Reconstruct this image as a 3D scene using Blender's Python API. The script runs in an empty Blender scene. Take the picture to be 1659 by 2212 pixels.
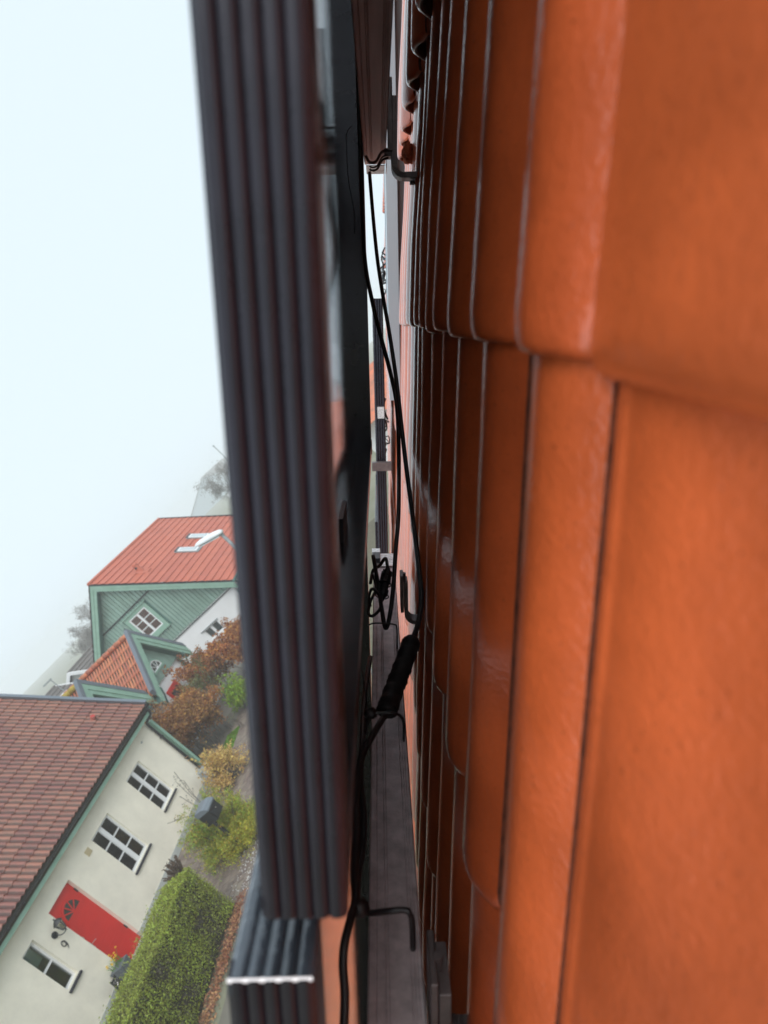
import bpy, math, random
import numpy as np
from mathutils import Matrix, Vector, Euler
random.seed(7); rng = np.random.default_rng(7)
sc = bpy.context.scene
R = math.radians
PITCH = R(47.0)          # pitch of our own roof
EST = R(5.0)             # the estate's houses are turned 5 degrees from our eaves
CAMZ = 6.4
GZ = 0.15

# ------------------------------------------------------------------ camera
def cam_matrix():
    f = 1480.0; u = np.array([815-829.5, 690-1106, f]); a = 950-829.5
    vy = (f*f+(815-829.5)*a)/(1106-690.0)
    v = -np.array([a, vy, f]); u /= np.linalg.norm(u); v -= u*v.dot(u); v /= np.linalg.norm(v)
    w = np.cross(v, u)
    if w[0] > 0: w = -w
    X = math.cos(PITCH)*v-math.sin(PITCH)*w; Z = math.sin(PITCH)*v+math.cos(PITCH)*w
    M = np.array([X, u, Z])
    r, up, b = M@np.array([1, 0, 0]), M@np.array([0, -1, 0]), M@np.array([0, 0, -1])
    return Matrix(((r[0], up[0], b[0], 0), (r[1], up[1], b[1], 0), (r[2], up[2], b[2], CAMZ), (0, 0, 0, 1)))
cd = bpy.data.cameras.new('camera'); cam = bpy.data.objects.new('camera', cd); sc.collection.objects.link(cam)
cam.matrix_world = cam_matrix()
cd.sensor_fit = 'VERTICAL'; cd.sensor_height = 24.0; cd.sensor_width = 18.0
cd.lens = 24.0*1480/2212.0
cd.clip_start = 0.004; cd.clip_end = 3000
cd.dof.use_dof = True; cd.dof.focus_distance = 1.25; cd.dof.aperture_fstop = cd.lens/3.1
sc.camera = cam
# ------------------------------------------------------------------ sky, sun, exposure
SUN = Vector((0.29, -0.53, 0.80)).normalized()
wd = bpy.data.worlds.new('World'); sc.world = wd; wd.use_nodes = True
nt = wd.node_tree; bg = nt.nodes['Background']
sky = nt.nodes.new('ShaderNodeTexSky'); sky.sky_type = 'NISHITA'; sky.sun_disc = False
sky.sun_elevation = math.asin(SUN.z); sky.sun_rotation = math.atan2(SUN.x, SUN.y)
sky.air_density = 1.0; sky.dust_density = 3.0
mx = nt.nodes.new('ShaderNodeMix'); mx.data_type = 'RGBA'; mx.inputs[0].default_value = 0.9
mx.inputs[7].default_value = (8.6, 9.9, 10.7, 1)
nt.links.new(sky.outputs[0], mx.inputs[6]); nt.links.new(mx.outputs[2], bg.inputs[0])
bg.inputs[1].default_value = 0.069
sl = bpy.data.lights.new('sun', 'SUN'); sl.energy = 1.5; sl.angle = R(50); sl.color = (1, 0.97, 0.92)
so = bpy.data.objects.new('sun', sl); sc.collection.objects.link(so)
so.rotation_euler = SUN.to_track_quat('Z', 'Y').to_euler(); so.location = (10, -20, 60)
sc.view_settings.view_transform = 'Standard'; sc.view_settings.look = 'None'
sc.view_settings.exposure = 0.62; sc.view_settings.gamma = 1.0; sc.view_settings.use_curve_mapping = False
sc.cycles.max_bounces = 8; sc.cycles.diffuse_bounces = 4; sc.cycles.glossy_bounces = 4
sc.cycles.transparent_max_bounces = 10; sc.cycles.volume_bounces = 5

# ------------------------------------------------------------------ materials
def mat(name, col, rough=0.6, metal=0.0, var=0.0, scale=8.0, bump=0.0, bscale=60.0, coat=0.0, stretch=None,
        col2=None, island=0.0, spec=0.5, var2=0.0, obj_var=0.0, rvar=0.0, bdist=0.01, bstretch=None, trans=0.0, coatr=0.05):
    m = bpy.data.materials.new(name); m.use_nodes = True; t = m.node_tree; L = t.links; N = t.nodes
    b = N['Principled BSDF']; b.inputs['Roughness'].default_value = rough; b.inputs['Metallic'].default_value = metal
    b.inputs['Specular IOR Level'].default_value = spec
    b.inputs['Coat Weight'].default_value = coat; b.inputs['Coat Roughness'].default_value = coatr
    if trans: b.inputs['Transmission Weight'].default_value = trans
    tc = N.new('ShaderNodeTexCoord'); src = tc.outputs['Object']
    def mapped(st):
        mp = N.new('ShaderNodeMapping'); mp.inputs['Scale'].default_value = st; L.new(src, mp.inputs[0]); return mp.outputs[0]
    cur = None
    if var > 0 or col2:
        n = N.new('ShaderNodeTexNoise'); n.inputs['Scale'].default_value = scale; n.inputs['Detail'].default_value = 6; n.inputs['Roughness'].default_value = 0.6
        L.new(mapped(stretch) if stretch else src, n.inputs[0])
        r = N.new('ShaderNodeValToRGB'); r.color_ramp.elements[0].position = 0.33; r.color_ramp.elements[1].position = 0.68
        c2 = col2 if col2 else tuple(c*(1-var) for c in col)
        r.color_ramp.elements[0].color = (*c2, 1); r.color_ramp.elements[1].color = (*[min(1, c*(1+var*0.3)) for c in col], 1)
        L.new(n.outputs[0], r.inputs[0]); cur = r.outputs[0]
    def hsv(sock, fac, amt, hue=0.0):
        h = N.new('ShaderNodeHueSaturation')
        mr = N.new('ShaderNodeMapRange'); mr.inputs[3].default_value = 1-amt; mr.inputs[4].default_value = 1+amt
        L.new(fac, mr.inputs[0]); L.new(mr.outputs[0], h.inputs['Value'])
        if hue:
            m2 = N.new('ShaderNodeMapRange'); m2.inputs[3].default_value = 0.5-hue; m2.inputs[4].default_value = 0.5+hue
            L.new(fac, m2.inputs[0]); L.new(m2.outputs[0], h.inputs['Hue'])
        if sock is None: h.inputs['Color'].default_value = (*col, 1)
        else: L.new(sock, h.inputs['Color'])
        return h.outputs[0]
    if island > 0:
        g = N.new('ShaderNodeNewGeometry'); cur = hsv(cur, g.outputs['Random Per Island'], island, 0.025)
    if obj_var > 0:
        oi = N.new('ShaderNodeObjectInfo'); cur = hsv(cur, oi.outputs['Random'], obj_var, 0.008 if obj_var > 0.06 else 0.0012)
    if cur is None: b.inputs['Base Color'].default_value = (*col, 1)
    else: L.new(cur, b.inputs['Base Color'])
    if rvar > 0:
        n3 = N.new('ShaderNodeTexNoise'); n3.inputs['Scale'].default_value = scale*2; n3.inputs['Detail'].default_value = 5
        L.new(src, n3.inputs[0]); mr = N.new('ShaderNodeMapRange'); mr.inputs[3].default_value = max(0, rough-rvar); mr.inputs[4].default_value = rough+rvar
        L.new(n3.outputs[0], mr.inputs[0]); L.new(mr.outputs[0], b.inputs['Roughness'])
    if bump > 0:
        n2 = N.new('ShaderNodeTexNoise'); n2.inputs['Scale'].default_value = bscale; n2.inputs['Detail'].default_value = 4
        L.new(mapped(bstretch) if bstretch else src, n2.inputs[0])
        bp = N.new('ShaderNodeBump'); bp.inputs['Strength'].default_value = bump; bp.inputs['Distance'].default_value = bdist
        L.new(n2.outputs[0], bp.inputs['Height']); L.new(bp.outputs[0], b.inputs['Normal'])
        if coat: L.new(bp.outputs[0], b.inputs['Coat Normal'])
    return m
def glass_mat(name, tint=(0.85, 0.9, 0.88), refl=1.0):
    m = bpy.data.materials.new(name); m.use_nodes = True; t = m.node_tree; N = t.nodes; L = t.links
    N.remove(N['Principled BSDF']); out = N['Material Output']
    tr = N.new('ShaderNodeBsdfTransparent'); tr.inputs[0].default_value = (*tint, 1)
    gl = N.new('ShaderNodeBsdfGlossy'); gl.inputs['Roughness'].default_value = 0.02
    fr = N.new('ShaderNodeFresnel'); fr.inputs[0].default_value = 1.55
    ma = N.new('ShaderNodeMath'); ma.operation = 'MULTIPLY'; ma.inputs[1].default_value = refl; L.new(fr.outputs[0], ma.inputs[0])
    mi = N.new('ShaderNodeMixShader'); L.new(ma.outputs[0], mi.inputs[0]); L.new(tr.outputs[0], mi.inputs[1]); L.new(gl.outputs[0], mi.inputs[2])
    L.new(mi.outputs[0], out.inputs[0]); return m
def leaf_mat(name, col, island=0.45, col2=None, tr=0.3, scale=1.2):
    m = mat(name, col, rough=0.6, island=island, col2=col2, scale=scale, spec=0.3)
    t = m.node_tree; N = t.nodes; L = t.links; b = N['Principled BSDF']; out = N['Material Output']
    tl = N.new('ShaderNodeBsdfTranslucent'); ms = N.new('ShaderNodeMixShader'); ms.inputs[0].default_value = tr
    if b.inputs['Base Color'].is_linked: L.new(b.inputs['Base Color'].links[0].from_socket, tl.inputs[0])
    L.new(b.outputs[0], ms.inputs[1]); L.new(tl.outputs[0], ms.inputs[2]); L.new(ms.outputs[0], out.inputs[0]); return m

M = {}
M['tile'] = mat('glazed_orange_clay', (0.72, 0.135, 0.036), rough=0.40, var=0.20, scale=7, bump=0.42, bscale=260, bdist=0.0014, obj_var=0.05, rvar=0.08, spec=0.5, coat=1.0, coatr=0.06)
def speckle(m, dark=0.35, scale=150.0, lo=0.62, hi=0.72, blot=3.5, blotamt=0.18):
    t = m.node_tree; N = t.nodes; L = t.links; b = N['Principled BSDF']; src = b.inputs['Base Color'].links[0].from_socket
    tc = N.new('ShaderNodeTexCoord'); n = N.new('ShaderNodeTexNoise'); n.inputs['Scale'].default_value = scale; n.inputs['Detail'].default_value = 3; L.new(tc.outputs['Object'], n.inputs[0])
    mr = N.new('ShaderNodeMapRange'); mr.inputs[1].default_value = lo; mr.inputs[2].default_value = hi; mr.inputs[3].default_value = 1.0; mr.inputs[4].default_value = 1-dark; L.new(n.outputs[0], mr.inputs[0])
    n2 = N.new('ShaderNodeTexNoise'); n2.inputs['Scale'].default_value = blot; n2.inputs['Detail'].default_value = 8; n2.inputs['Roughness'].default_value = 0.7; L.new(tc.outputs['Object'], n2.inputs[0])
    m2 = N.new('ShaderNodeMapRange'); m2.inputs[1].default_value = 0.35; m2.inputs[2].default_value = 0.65; m2.inputs[3].default_value = 1-blotamt; m2.inputs[4].default_value = 1+blotamt*0.4; L.new(n2.outputs[0], m2.inputs[0])
    mu = N.new('ShaderNodeMath'); mu.operation = 'MULTIPLY'; L.new(mr.outputs[0], mu.inputs[0]); L.new(m2.outputs[0], mu.inputs[1])
    h = N.new('ShaderNodeHueSaturation'); L.new(src, h.inputs['Color']); L.new(mu.outputs[0], h.inputs['Value']); L.new(h.outputs[0], b.inputs['Base Color'])
speckle(M['tile'], 0.5, 380.0, 0.66, 0.74, 13, 0.20); M['tile'].node_tree.nodes['Principled BSDF'].inputs['Coat IOR'].default_value = 1.6
M['tile_edge'] = mat('rough_shaded_clay_edge', (0.17, 0.042, 0.018), rough=0.85, var=0.6, scale=60, bump=0.8, bscale=250, bdist=0.002)  # rough clay, darkened to stand in for the shade in the joints
M['anod'] = mat('black_anodised_aluminium', (0.024, 0.021, 0.032), rough=0.22, metal=0.3, var=0.2, scale=30, bump=0.03, bscale=200, bdist=0.001, spec=0.6, rvar=0.08)
M['anod_mirror'] = mat('black_coated_flange', (0.035, 0.03, 0.035), rough=0.22, metal=0.3, var=0.3, scale=60, bump=0.05, bscale=300, bstretch=(0.15, 1, 1), bdist=0.001, spec=0.7)
M['backsheet'] = mat('black_glass_backsheet', (0.012, 0.012, 0.016), rough=0.06, spec=0.9, bump=0.12, bscale=220, bdist=0.0006, bstretch=(0.12, 1, 1), coat=1.0, coatr=0.03); M['backsheet'].node_tree.nodes['Principled BSDF'].inputs['Coat IOR'].default_value = 2.0
M['cellglass'] = mat('solar_cell_glass', (0.01, 0.012, 0.03), rough=0.08, spec=0.7, coat=0.6)
M['alu'] = mat('mill_aluminium', (0.66, 0.55, 0.56), rough=0.5, metal=0.25, var=0.35, scale=40, stretch=(1, 0.06, 1), bump=0.12, bscale=180, bstretch=(1, 0.08, 1), bdist=0.001, rvar=0.12)
M['alu_dirty'] = mat('water_spotted_aluminium', (0.70, 0.60, 0.62), rough=0.42, metal=0.25, var=0.35, scale=55, bump=0.35, bscale=240, bdist=0.001, rvar=0.15)
M['alu_cut'] = mat('scratched_bright_aluminium', (0.75, 0.76, 0.77), rough=0.35, metal=0.7, var=0.5, scale=120, bump=0.4, bscale=300, bdist=0.001)
M['steel'] = mat('dull_galvanised_steel', (0.20, 0.17, 0.17), rough=0.45, metal=0.6, var=0.35, scale=50, bump=0.2, bscale=150, bdist=0.001)
M['cable'] = mat('black_rubber', (0.012, 0.012, 0.014), rough=0.42, spec=0.5, bump=0.08, bscale=160, bdist=0.001)
M['tape'] = mat('black_wrapping_tape', (0.009, 0.009, 0.010), rough=0.55, spec=0.35, bump=0.6, bscale=120, bdist=0.003)
M['greymetal'] = mat('grey_coated_cladding', (0.40, 0.475, 0.53), rough=0.32, metal=0.15, var=0.08, scale=3, spec=0.5)
M['greymetal2'] = mat('grey_window_flank', (0.17, 0.175, 0.185), rough=0.4, metal=0.2, var=0.1, scale=5)
M['lead'] = mat('grey_lead_flashing', (0.42, 0.46, 0.48), rough=0.45, metal=0.3, var=0.25, scale=12, bump=0.3, bscale=40)
M['mortar'] = mat('crumbling_red_mortar', (0.55, 0.15, 0.07), rough=0.95, var=0.6, scale=90, bump=1.0, bscale=180, bdist=0.006)
M['dark'] = mat('black_plastic', (0.015, 0.017, 0.02), rough=0.4)
M['gutter'] = mat('black_gutter_metal', (0.02, 0.023, 0.027), rough=0.3, spec=0.6, var=0.1)
M['render'] = mat('cream_wall_render', (0.90, 0.85, 0.72), rough=0.9, var=0.06, scale=0.9, bump=0.12, bscale=90, bdist=0.01)
M['white_render'] = mat('white_wall_render', (0.80, 0.81, 0.82), rough=0.9, var=0.04, scale=1.5, bump=0.08, bscale=60)
M['plinth'] = mat('grey_plinth_render', (0.50, 0.52, 0.50), rough=0.9, var=0.15, scale=3)
M['green'] = mat('sage_green_paint', (0.27, 0.43, 0.35), rough=0.6, var=0.22, scale=2.5, bump=0.1, bscale=30, col2=(0.22, 0.38, 0.29))
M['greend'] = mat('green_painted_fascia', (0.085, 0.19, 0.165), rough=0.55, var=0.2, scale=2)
M['greenboard'] = mat('green_cladding_paint', (0.25, 0.38, 0.32), rough=0.65, obj_var=0.10, var=0.2, scale=1.5)
M['white'] = mat('white_window_paint', (0.80, 0.81, 0.82), rough=0.4, var=0.04)
M['red'] = mat('red_door_paint', (0.66, 0.016, 0.009), rough=0.42, var=0.10, scale=2, bump=0.04, bscale=40)
M['glass'] = glass_mat('window_glass', (0.82, 0.88, 0.86), 1.3)
M['room'] = mat('dim_interior', (0.20, 0.20, 0.19), rough=0.9, var=0.3, scale=3)
M['blind'] = mat('grey_green_blind', (0.30, 0.36, 0.34), rough=0.8)
M['maroon'] = mat('maroon_curtain', (0.50, 0.03, 0.03), rough=0.8, var=0.4, scale=12)
M['h1tile'] = mat('weathered_brown_red_clay', (0.34, 0.105, 0.075), rough=0.5, var=0.3, scale=2.2, bump=0.2, bscale=60, obj_var=0.16, col2=(0.20, 0.085, 0.06), rvar=0.1)
M['h1pan'] = mat('dark_brown_clay', (0.14, 0.04, 0.03), rough=0.7, var=0.35, scale=2.2, obj_var=0.16, col2=(0.07, 0.05, 0.04))  # darker clay for the valley faces of each tile
M['otilepan'] = mat('dark_orange_clay', (0.40, 0.105, 0.05), rough=0.7, var=0.35, scale=3, obj_var=0.16, col2=(0.26, 0.10, 0.055))  # darker orange for the valley faces and edges of the porch tiles
M['h1edge'] = mat('bare_orange_clay', (0.42, 0.13, 0.06), rough=0.7, var=0.35, scale=14, obj_var=0.12)
M['otile'] = mat('orange_clay_pantile', (0.68, 0.165, 0.06), rough=0.55, var=0.3, scale=3, obj_var=0.16, bump=0.15, bscale=50, col2=(0.40, 0.16, 0.09))
M['yellowridge'] = mat('lichen_yellow_ridge', (0.42, 0.31, 0.05), rough=0.8, var=0.3, scale=10)
M['h2tile'] = mat('red_roof_tile', (0.47, 0.115, 0.065), rough=0.6, var=0.12, scale=1.3, obj_var=0.05, bump=0.1, bscale=30)
M['verge'] = mat('blue_grey_verge_metal', (0.16, 0.19, 0.225), rough=0.35, metal=0.3)
M['greytile'] = mat('grey_brown_roof_tile', (0.125, 0.11, 0.10), rough=0.7, var=0.25, scale=2)
speckle(M['render'], 0.06, 60, 0.6, 0.7, 1.3, 0.10); speckle(M['h1tile'], 0.3, 30, 0.6, 0.7, 2.0, 0.3); speckle(M['otile'], 0.3, 30, 0.6, 0.7, 2.0, 0.3); speckle(M['anod'], -0.3, 700, 0.72, 0.82, 9, 0.25)
M['sill'] = mat('dark_slate_sill', (0.03, 0.032, 0.045), rough=0.25, var=0.3, scale=20)
M['lamp'] = mat('light_grey_lamp_shell', (0.72, 0.76, 0.78), rough=0.35, var=0.06)
M['galv'] = mat('galvanised_pole', (0.28, 0.31, 0.32), rough=0.5, metal=0.3, var=0.2, scale=8)
M['ground'] = mat('fog_paled_grass', (0.24, 0.235, 0.18), rough=0.95, col2=(0.16, 0.17, 0.10), scale=0.5, bump=0.5, bscale=12)  # grass lightened so the distant ground melts into a brighter fog
M['asphalt'] = mat('damp_asphalt', (0.19, 0.17, 0.145), rough=0.85, col2=(0.13, 0.125, 0.10), scale=1.2, bump=0.4, bscale=60)
M['paver'] = mat('brown_concrete_paver', (0.20, 0.155, 0.125), rough=0.8, obj_var=0.22, var=0.3, scale=8, bump=0.4, bscale=40, col2=(0.15, 0.125, 0.11))
M['paver_i'] = mat('brown_concrete_pavers', (0.20, 0.155, 0.125), rough=0.8, island=0.22, var=0.3, scale=8, bump=0.4, bscale=40, col2=(0.15, 0.125, 0.11))
M['joint'] = mat('sandy_joint', (0.13, 0.12, 0.075), rough=0.95, var=0.4, scale=6)
M['stone'] = mat('grey_kerb_stone', (0.30, 0.30, 0.28), rough=0.85, var=0.35, scale=5, col2=(0.16, 0.18, 0.11))
M['pebble'] = mat('white_pebble', (0.62, 0.63, 0.62), rough=0.6, island=0.3)
M['hedge'] = leaf_mat('privet_leaf', (0.38, 0.45, 0.07), 0.6, col2=(0.26, 0.28, 0.06))
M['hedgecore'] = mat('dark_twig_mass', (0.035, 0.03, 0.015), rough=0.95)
M['beech'] = leaf_mat('brown_beech_leaf', (0.46, 0.19, 0.06), 0.5, col2=(0.30, 0.16, 0.06))
M['orangeleaf'] = leaf_mat('orange_dry_leaf', (0.50, 0.17, 0.05), 0.6, col2=(0.30, 0.13, 0.05))
M['conifer'] = leaf_mat('yellow_green_conifer', (0.48, 0.46, 0.06), 0.5, col2=(0.24, 0.36, 0.06))
M['goldtip'] = leaf_mat('golden_conifer_tip', (0.62, 0.48, 0.05), 0.4, col2=(0.45, 0.30, 0.05))
M['yellowleaf'] = leaf_mat('pale_yellow_leaf', (0.72, 0.50, 0.20), 0.3, col2=(0.55, 0.38, 0.13))
M['limeleaf'] = leaf_mat('lime_green_leaf', (0.34, 0.45, 0.03), 0.35, col2=(0.20, 0.33, 0.03))
M['mossleaf'] = leaf_mat('moss_green_twig_leaf', (0.20, 0.22, 0.08), 0.4, col2=(0.14, 0.15, 0.06))
M['grass'] = leaf_mat('grass_blade', (0.16, 0.30, 0.03), 0.35)
M['litter'] = leaf_mat('fallen_leaf', (0.30, 0.11, 0.065), 0.6, col2=(0.38, 0.21, 0.12), tr=0.1)
M['bark'] = mat('grey_brown_bark', (0.13, 0.115, 0.095), rough=0.9, var=0.3, scale=6)
M['mistbark'] = mat('haze_grey_bark', (0.26, 0.25, 0.235), rough=0.9)  # bark colour lightened to add haze to the far trees
M['barkgreen'] = mat('mossy_green_bark', (0.13, 0.15, 0.07), rough=0.9, var=0.3, scale=6)
M['yellow'] = mat('daffodil_yellow', (0.80, 0.55, 0.02), rough=0.5)
M['leafgreen'] = mat('daffodil_leaf', (0.12, 0.25, 0.04), rough=0.5)
M['pot'] = mat('blue_grey_planter', (0.13, 0.155, 0.18), rough=0.6, var=0.3, scale=14)
M['bin'] = mat('grey_barrel', (0.30, 0.33, 0.34), rough=0.5, var=0.25, scale=6)
M['chrome'] = mat('brushed_steel', (0.60, 0.58, 0.55), rough=0.3, metal=0.9)
M['beige'] = mat('beige_vent_plastic', (0.55, 0.46, 0.28), rough=0.6)
M['lanternglass'] = glass_mat('lantern_glass', (0.9, 0.88, 0.8), 2.0)
M['bulb'] = mat('frosted_bulb', (0.75, 0.72, 0.60), rough=0.3)
M['skyglass'] = mat('painted_sky_glass', (0.45, 0.52, 0.55), rough=0.1, spec=0.8)  # pale colour stands in for sky reflected in the roof windows
M['wetframe'] = mat('wet_black_frame', (0.055, 0.07, 0.09), rough=0.2, metal=0.3, var=0.7, scale=25, stretch=(1, 0.3, 1), coat=1.0, coatr=0.06, bump=0.2, bscale=60)
M['bright'] = mat('painted_edge_highlight', (0.93, 0.93, 0.95), rough=0.35)  # white painted in for the highlight on the panel frame corner
M['labelpaper'] = mat('silver_label', (0.70, 0.71, 0.72), rough=0.4, var=0.4, scale=200)

# ------------------------------------------------------------------ frames and builders
C = Vector((0, 0, CAMZ))
FRM = {'E': Matrix.Rotation(-EST, 4, 'Z'), 'R': Matrix.Translation(C)@Matrix.Rotation(-PITCH, 4, 'Y'), 'W': Matrix.Identity(4)}
ORG = {}
def tag(o, label=None, cat=None, group=None, kind=None):
    if label: o['label'] = label
    if cat: o['category'] = cat
    if group: o['group'] = group
    if kind: o['kind'] = kind
    return o
def thing(name, fr, org, label, cat, group=None):
    o = bpy.data.objects.new(name, None); sc.collection.objects.link(o)
    o.empty_display_size = 0.1
    o.matrix_world = FRM[fr]@Matrix.Translation(Vector(org)); ORG[o] = (fr, Vector(org))
    return tag(o, label, cat, group)
class MB:
    def __init__(s): s.v = []; s.f = []
    def add(s, vs, fs):
        n = len(s.v); s.v += [tuple(map(float, x)) for x in vs]; s.f += [tuple(i+n for i in f) for f in fs]; return s
    def box(s, a, b):
        (x0, y0, z0), (x1, y1, z1) = a, b
        if x0 > x1: x0, x1 = x1, x0
        if y0 > y1: y0, y1 = y1, y0
        if z0 > z1: z0, z1 = z1, z0
        return s.add([(x0,y0,z0),(x1,y0,z0),(x1,y1,z0),(x0,y1,z0),(x0,y0,z1),(x1,y0,z1),(x1,y1,z1),(x0,y1,z1)],
                     [(0,3,2,1),(4,5,6,7),(0,1,5,4),(1,2,6,5),(2,3,7,6),(3,0,4,7)])
    def hexa(s, p):  # 8 points: bottom ring 4, top ring 4
        return s.add(p, [(0,3,2,1),(4,5,6,7),(0,1,5,4),(1,2,6,5),(2,3,7,6),(3,0,4,7)])
    def prism(s, prof, a, b, ax):  # prof 2D list extruded along axis ax from a to b
        n = len(prof)
        def P(p, c):
            return {0: (c, p[0], p[1]), 1: (p[0], c, p[1]), 2: (p[0], p[1], c)}[ax]
        vs = [P(p, a) for p in prof]+[P(p, b) for p in prof]
        return s.add(vs, [tuple(range(n))[::-1], tuple(range(n, 2*n))]+[(i, (i+1) % n, (i+1) % n+n, i+n) for i in range(n)])
    def tube(s, pts, r, n=8, cap=True, closed=False):
        pts = [Vector(p) for p in pts]; m = len(pts)
        rr = r if isinstance(r, (list, tuple)) else [r]*m
        ref = None; rings = []
        for i, p in enumerate(pts):
            if closed: d = pts[(i+1) % m]-pts[i-1]
            else: d = pts[min(i+1, m-1)]-pts[max(i-1, 0)]
            if d.length < 1e-9: d = Vector((0, 0, 1))
            d.normalize()
            if ref is None:
                ref = d.orthogonal().normalized()
            ref = (ref-d*ref.dot(d))
            if ref.length < 1e-6: ref = d.orthogonal()
            ref.normalize(); q = d.cross(ref)
            rings.append([p+(ref*math.cos(2*math.pi*k/n)+q*math.sin(2*math.pi*k/n))*rr[i] for k in range(n)])
        vs = [tuple(x) for rg in rings for x in rg]; fs = []
        for i in range(m if closed else m-1):
            j = (i+1) % m
            for k in range(n): fs.append((i*n+k, i*n+(k+1) % n, j*n+(k+1) % n, j*n+k))
        if cap and not closed: fs += [tuple(range(n))[::-1], tuple(range((m-1)*n, m*n))]
        return s.add(vs, fs)
    def lathe(s, prof, c, n=20):  # prof (r,z)
        vs = [(c[0]+r*math.cos(2*math.pi*k/n), c[1]+r*math.sin(2*math.pi*k/n), c[2]+z) for r, z in prof for k in range(n)]
        fs = [(i*n+k, i*n+(k+1) % n, (i+1)*n+(k+1) % n, (i+1)*n+k) for i in range(len(prof)-1) for k in range(n)]
        fs += [tuple(range(n))[::-1], tuple(range((len(prof)-1)*n, len(prof)*n))]
        return s.add(vs, fs)
    def mesh(s, name, m, org=(0, 0, 0), smooth=False):
        me = bpy.data.meshes.new(name); o = Vector(org)
        me.from_pydata([(x[0]-o.x, x[1]-o.y, x[2]-o.z) for x in s.v], [], s.f)
        me.materials.append(m); me.update()
        if smooth: me.polygons.foreach_set('use_smooth', [True]*len(me.polygons))
        return me
def part(name, mb, m, parent, label=None, kind=None, smooth=False, at=None):
    """mesh child; vertices in the thing's frame coordinates"""
    root = parent; off = Vector((0, 0, 0))
    fr, org = ORG[parent]
    me = mb.mesh(name, m, org, smooth)
    o = bpy.data.objects.new(name, me); sc.collection.objects.link(o); o.parent = parent
    ORG[o] = (fr, org)
    return tag(o, label, None, None, kind)
def solo(name, mb, m, fr, org, label, cat, group=None, kind=None, smooth=False):
    me = mb.mesh(name, m, org, smooth); o = bpy.data.objects.new(name, me); sc.collection.objects.link(o)
    o.matrix_world = FRM[fr]@Matrix.Translation(Vector(org)); ORG[o] = (fr, Vector(org))
    return tag(o, label, cat, group, kind)
def inst(name, me, parent, loc, rot=(0, 0, 0), label=None):
    o = bpy.data.objects.new(name, me); sc.collection.objects.link(o); o.parent = parent
    o.location = Vector(loc)-ORG[parent][1]; o.rotation_euler = rot
    if label: o['label'] = label
    return o
def bevel(o, w=0.002, seg=2):
    md = o.modifiers.new('bevel', 'BEVEL'); md.width = w; md.segments = seg; md.limit_method = 'ANGLE'; md.angle_limit = R(40)
    return o
def crom(pts, n=8):
    P = [Vector(p) for p in pts]; out = []
    P = [P[0]*2-P[1]]+P+[P[-1]*2-P[-2]]
    for i in range(1, len(P)-2):
        for k in range(n):
            t = k/n; a, b, c, d = P[i-1], P[i], P[i+1], P[i+2]
            out.append(0.5*((2*b)+(c-a)*t+(2*a-5*b+4*c-d)*t*t+(3*b-a-3*c+d)*t**3))
    out.append(P[-2]); return out
def plane_boxes(kind):
    """a box on a wall: kind 'S' faces +s (a = t), kind 'T' faces -t (a = s); n = distance out of the wall face"""
    if kind == 'S': return lambda mb, base, a0, a1, z0, z1, n0, n1: mb.box((base+n0, a0, z0), (base+n1, a1, z1))
    return lambda mb, base, a0, a1, z0, z1, n0, n1: mb.box((a0, base-n1, z0), (a1, base-n0, z1))
def wall_holes(kind, base, a0, a1, z0, z1, holes, th, mb=None):
    mb = mb or MB(); B = plane_boxes(kind)
    xs = sorted({a0, a1}|{h[0] for h in holes}|{h[1] for h in holes}); zs = sorted({z0, z1}|{h[2] for h in holes}|{h[3] for h in holes})
    for i in range(len(xs)-1):
        run = None
        for j in range(len(zs)-1):
            cx, cz = (xs[i]+xs[i+1])/2, (zs[j]+zs[j+1])/2
            hole = any(h[0] < cx < h[1] and h[2] < cz < h[3] for h in holes)
            if not hole:
                B(mb, base, xs[i], xs[i+1], zs[j], zs[j+1], -th, 0)
    return mb

# ------------------------------------------------------------------ ground
def ground():
    n = 40; mb = MB(); ext = 390
    mb.add([(-ext, -ext, 0), (ext, -ext, 0), (ext, ext, 0), (-ext, ext, 0)], [(0, 1, 2, 3)])
    solo('ground', mb, M['ground'], 'W', (0, 0, 0), None, None, kind='structure').location.z = GZ-0.03
ground()
mb = MB().add([(-14.95, 9, GZ-0.012), (-7.2, 9, GZ-0.012), (-7.2, 30, GZ-0.012), (-14.95, 30, GZ-0.012)], [(0, 1, 2, 3)])
paving = solo('paving', mb, M['joint'], 'E', (-11, 15, GZ-0.012), None, None, kind='structure')
mb = MB().add([(-10.6, -40, GZ-0.02), (-5.0, -40, GZ-0.02), (-5.0, 9, GZ-0.02), (-10.6, 9, GZ-0.02)], [(0, 1, 2, 3)])
solo('road', mb, M['asphalt'], 'E', (-8, 0, GZ-0.02), None, None, kind='structure')
mb = MB().add([(-24, 17.6, GZ-0.020), (-14.96, 17.6, GZ-0.020), (-14.96, 30, GZ-0.020), (-24, 30, GZ-0.020)], [(0, 1, 2, 3)])
solo('path', mb, M['asphalt'], 'E', (-18, 20, GZ-0.020), None, None, kind='structure')
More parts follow.
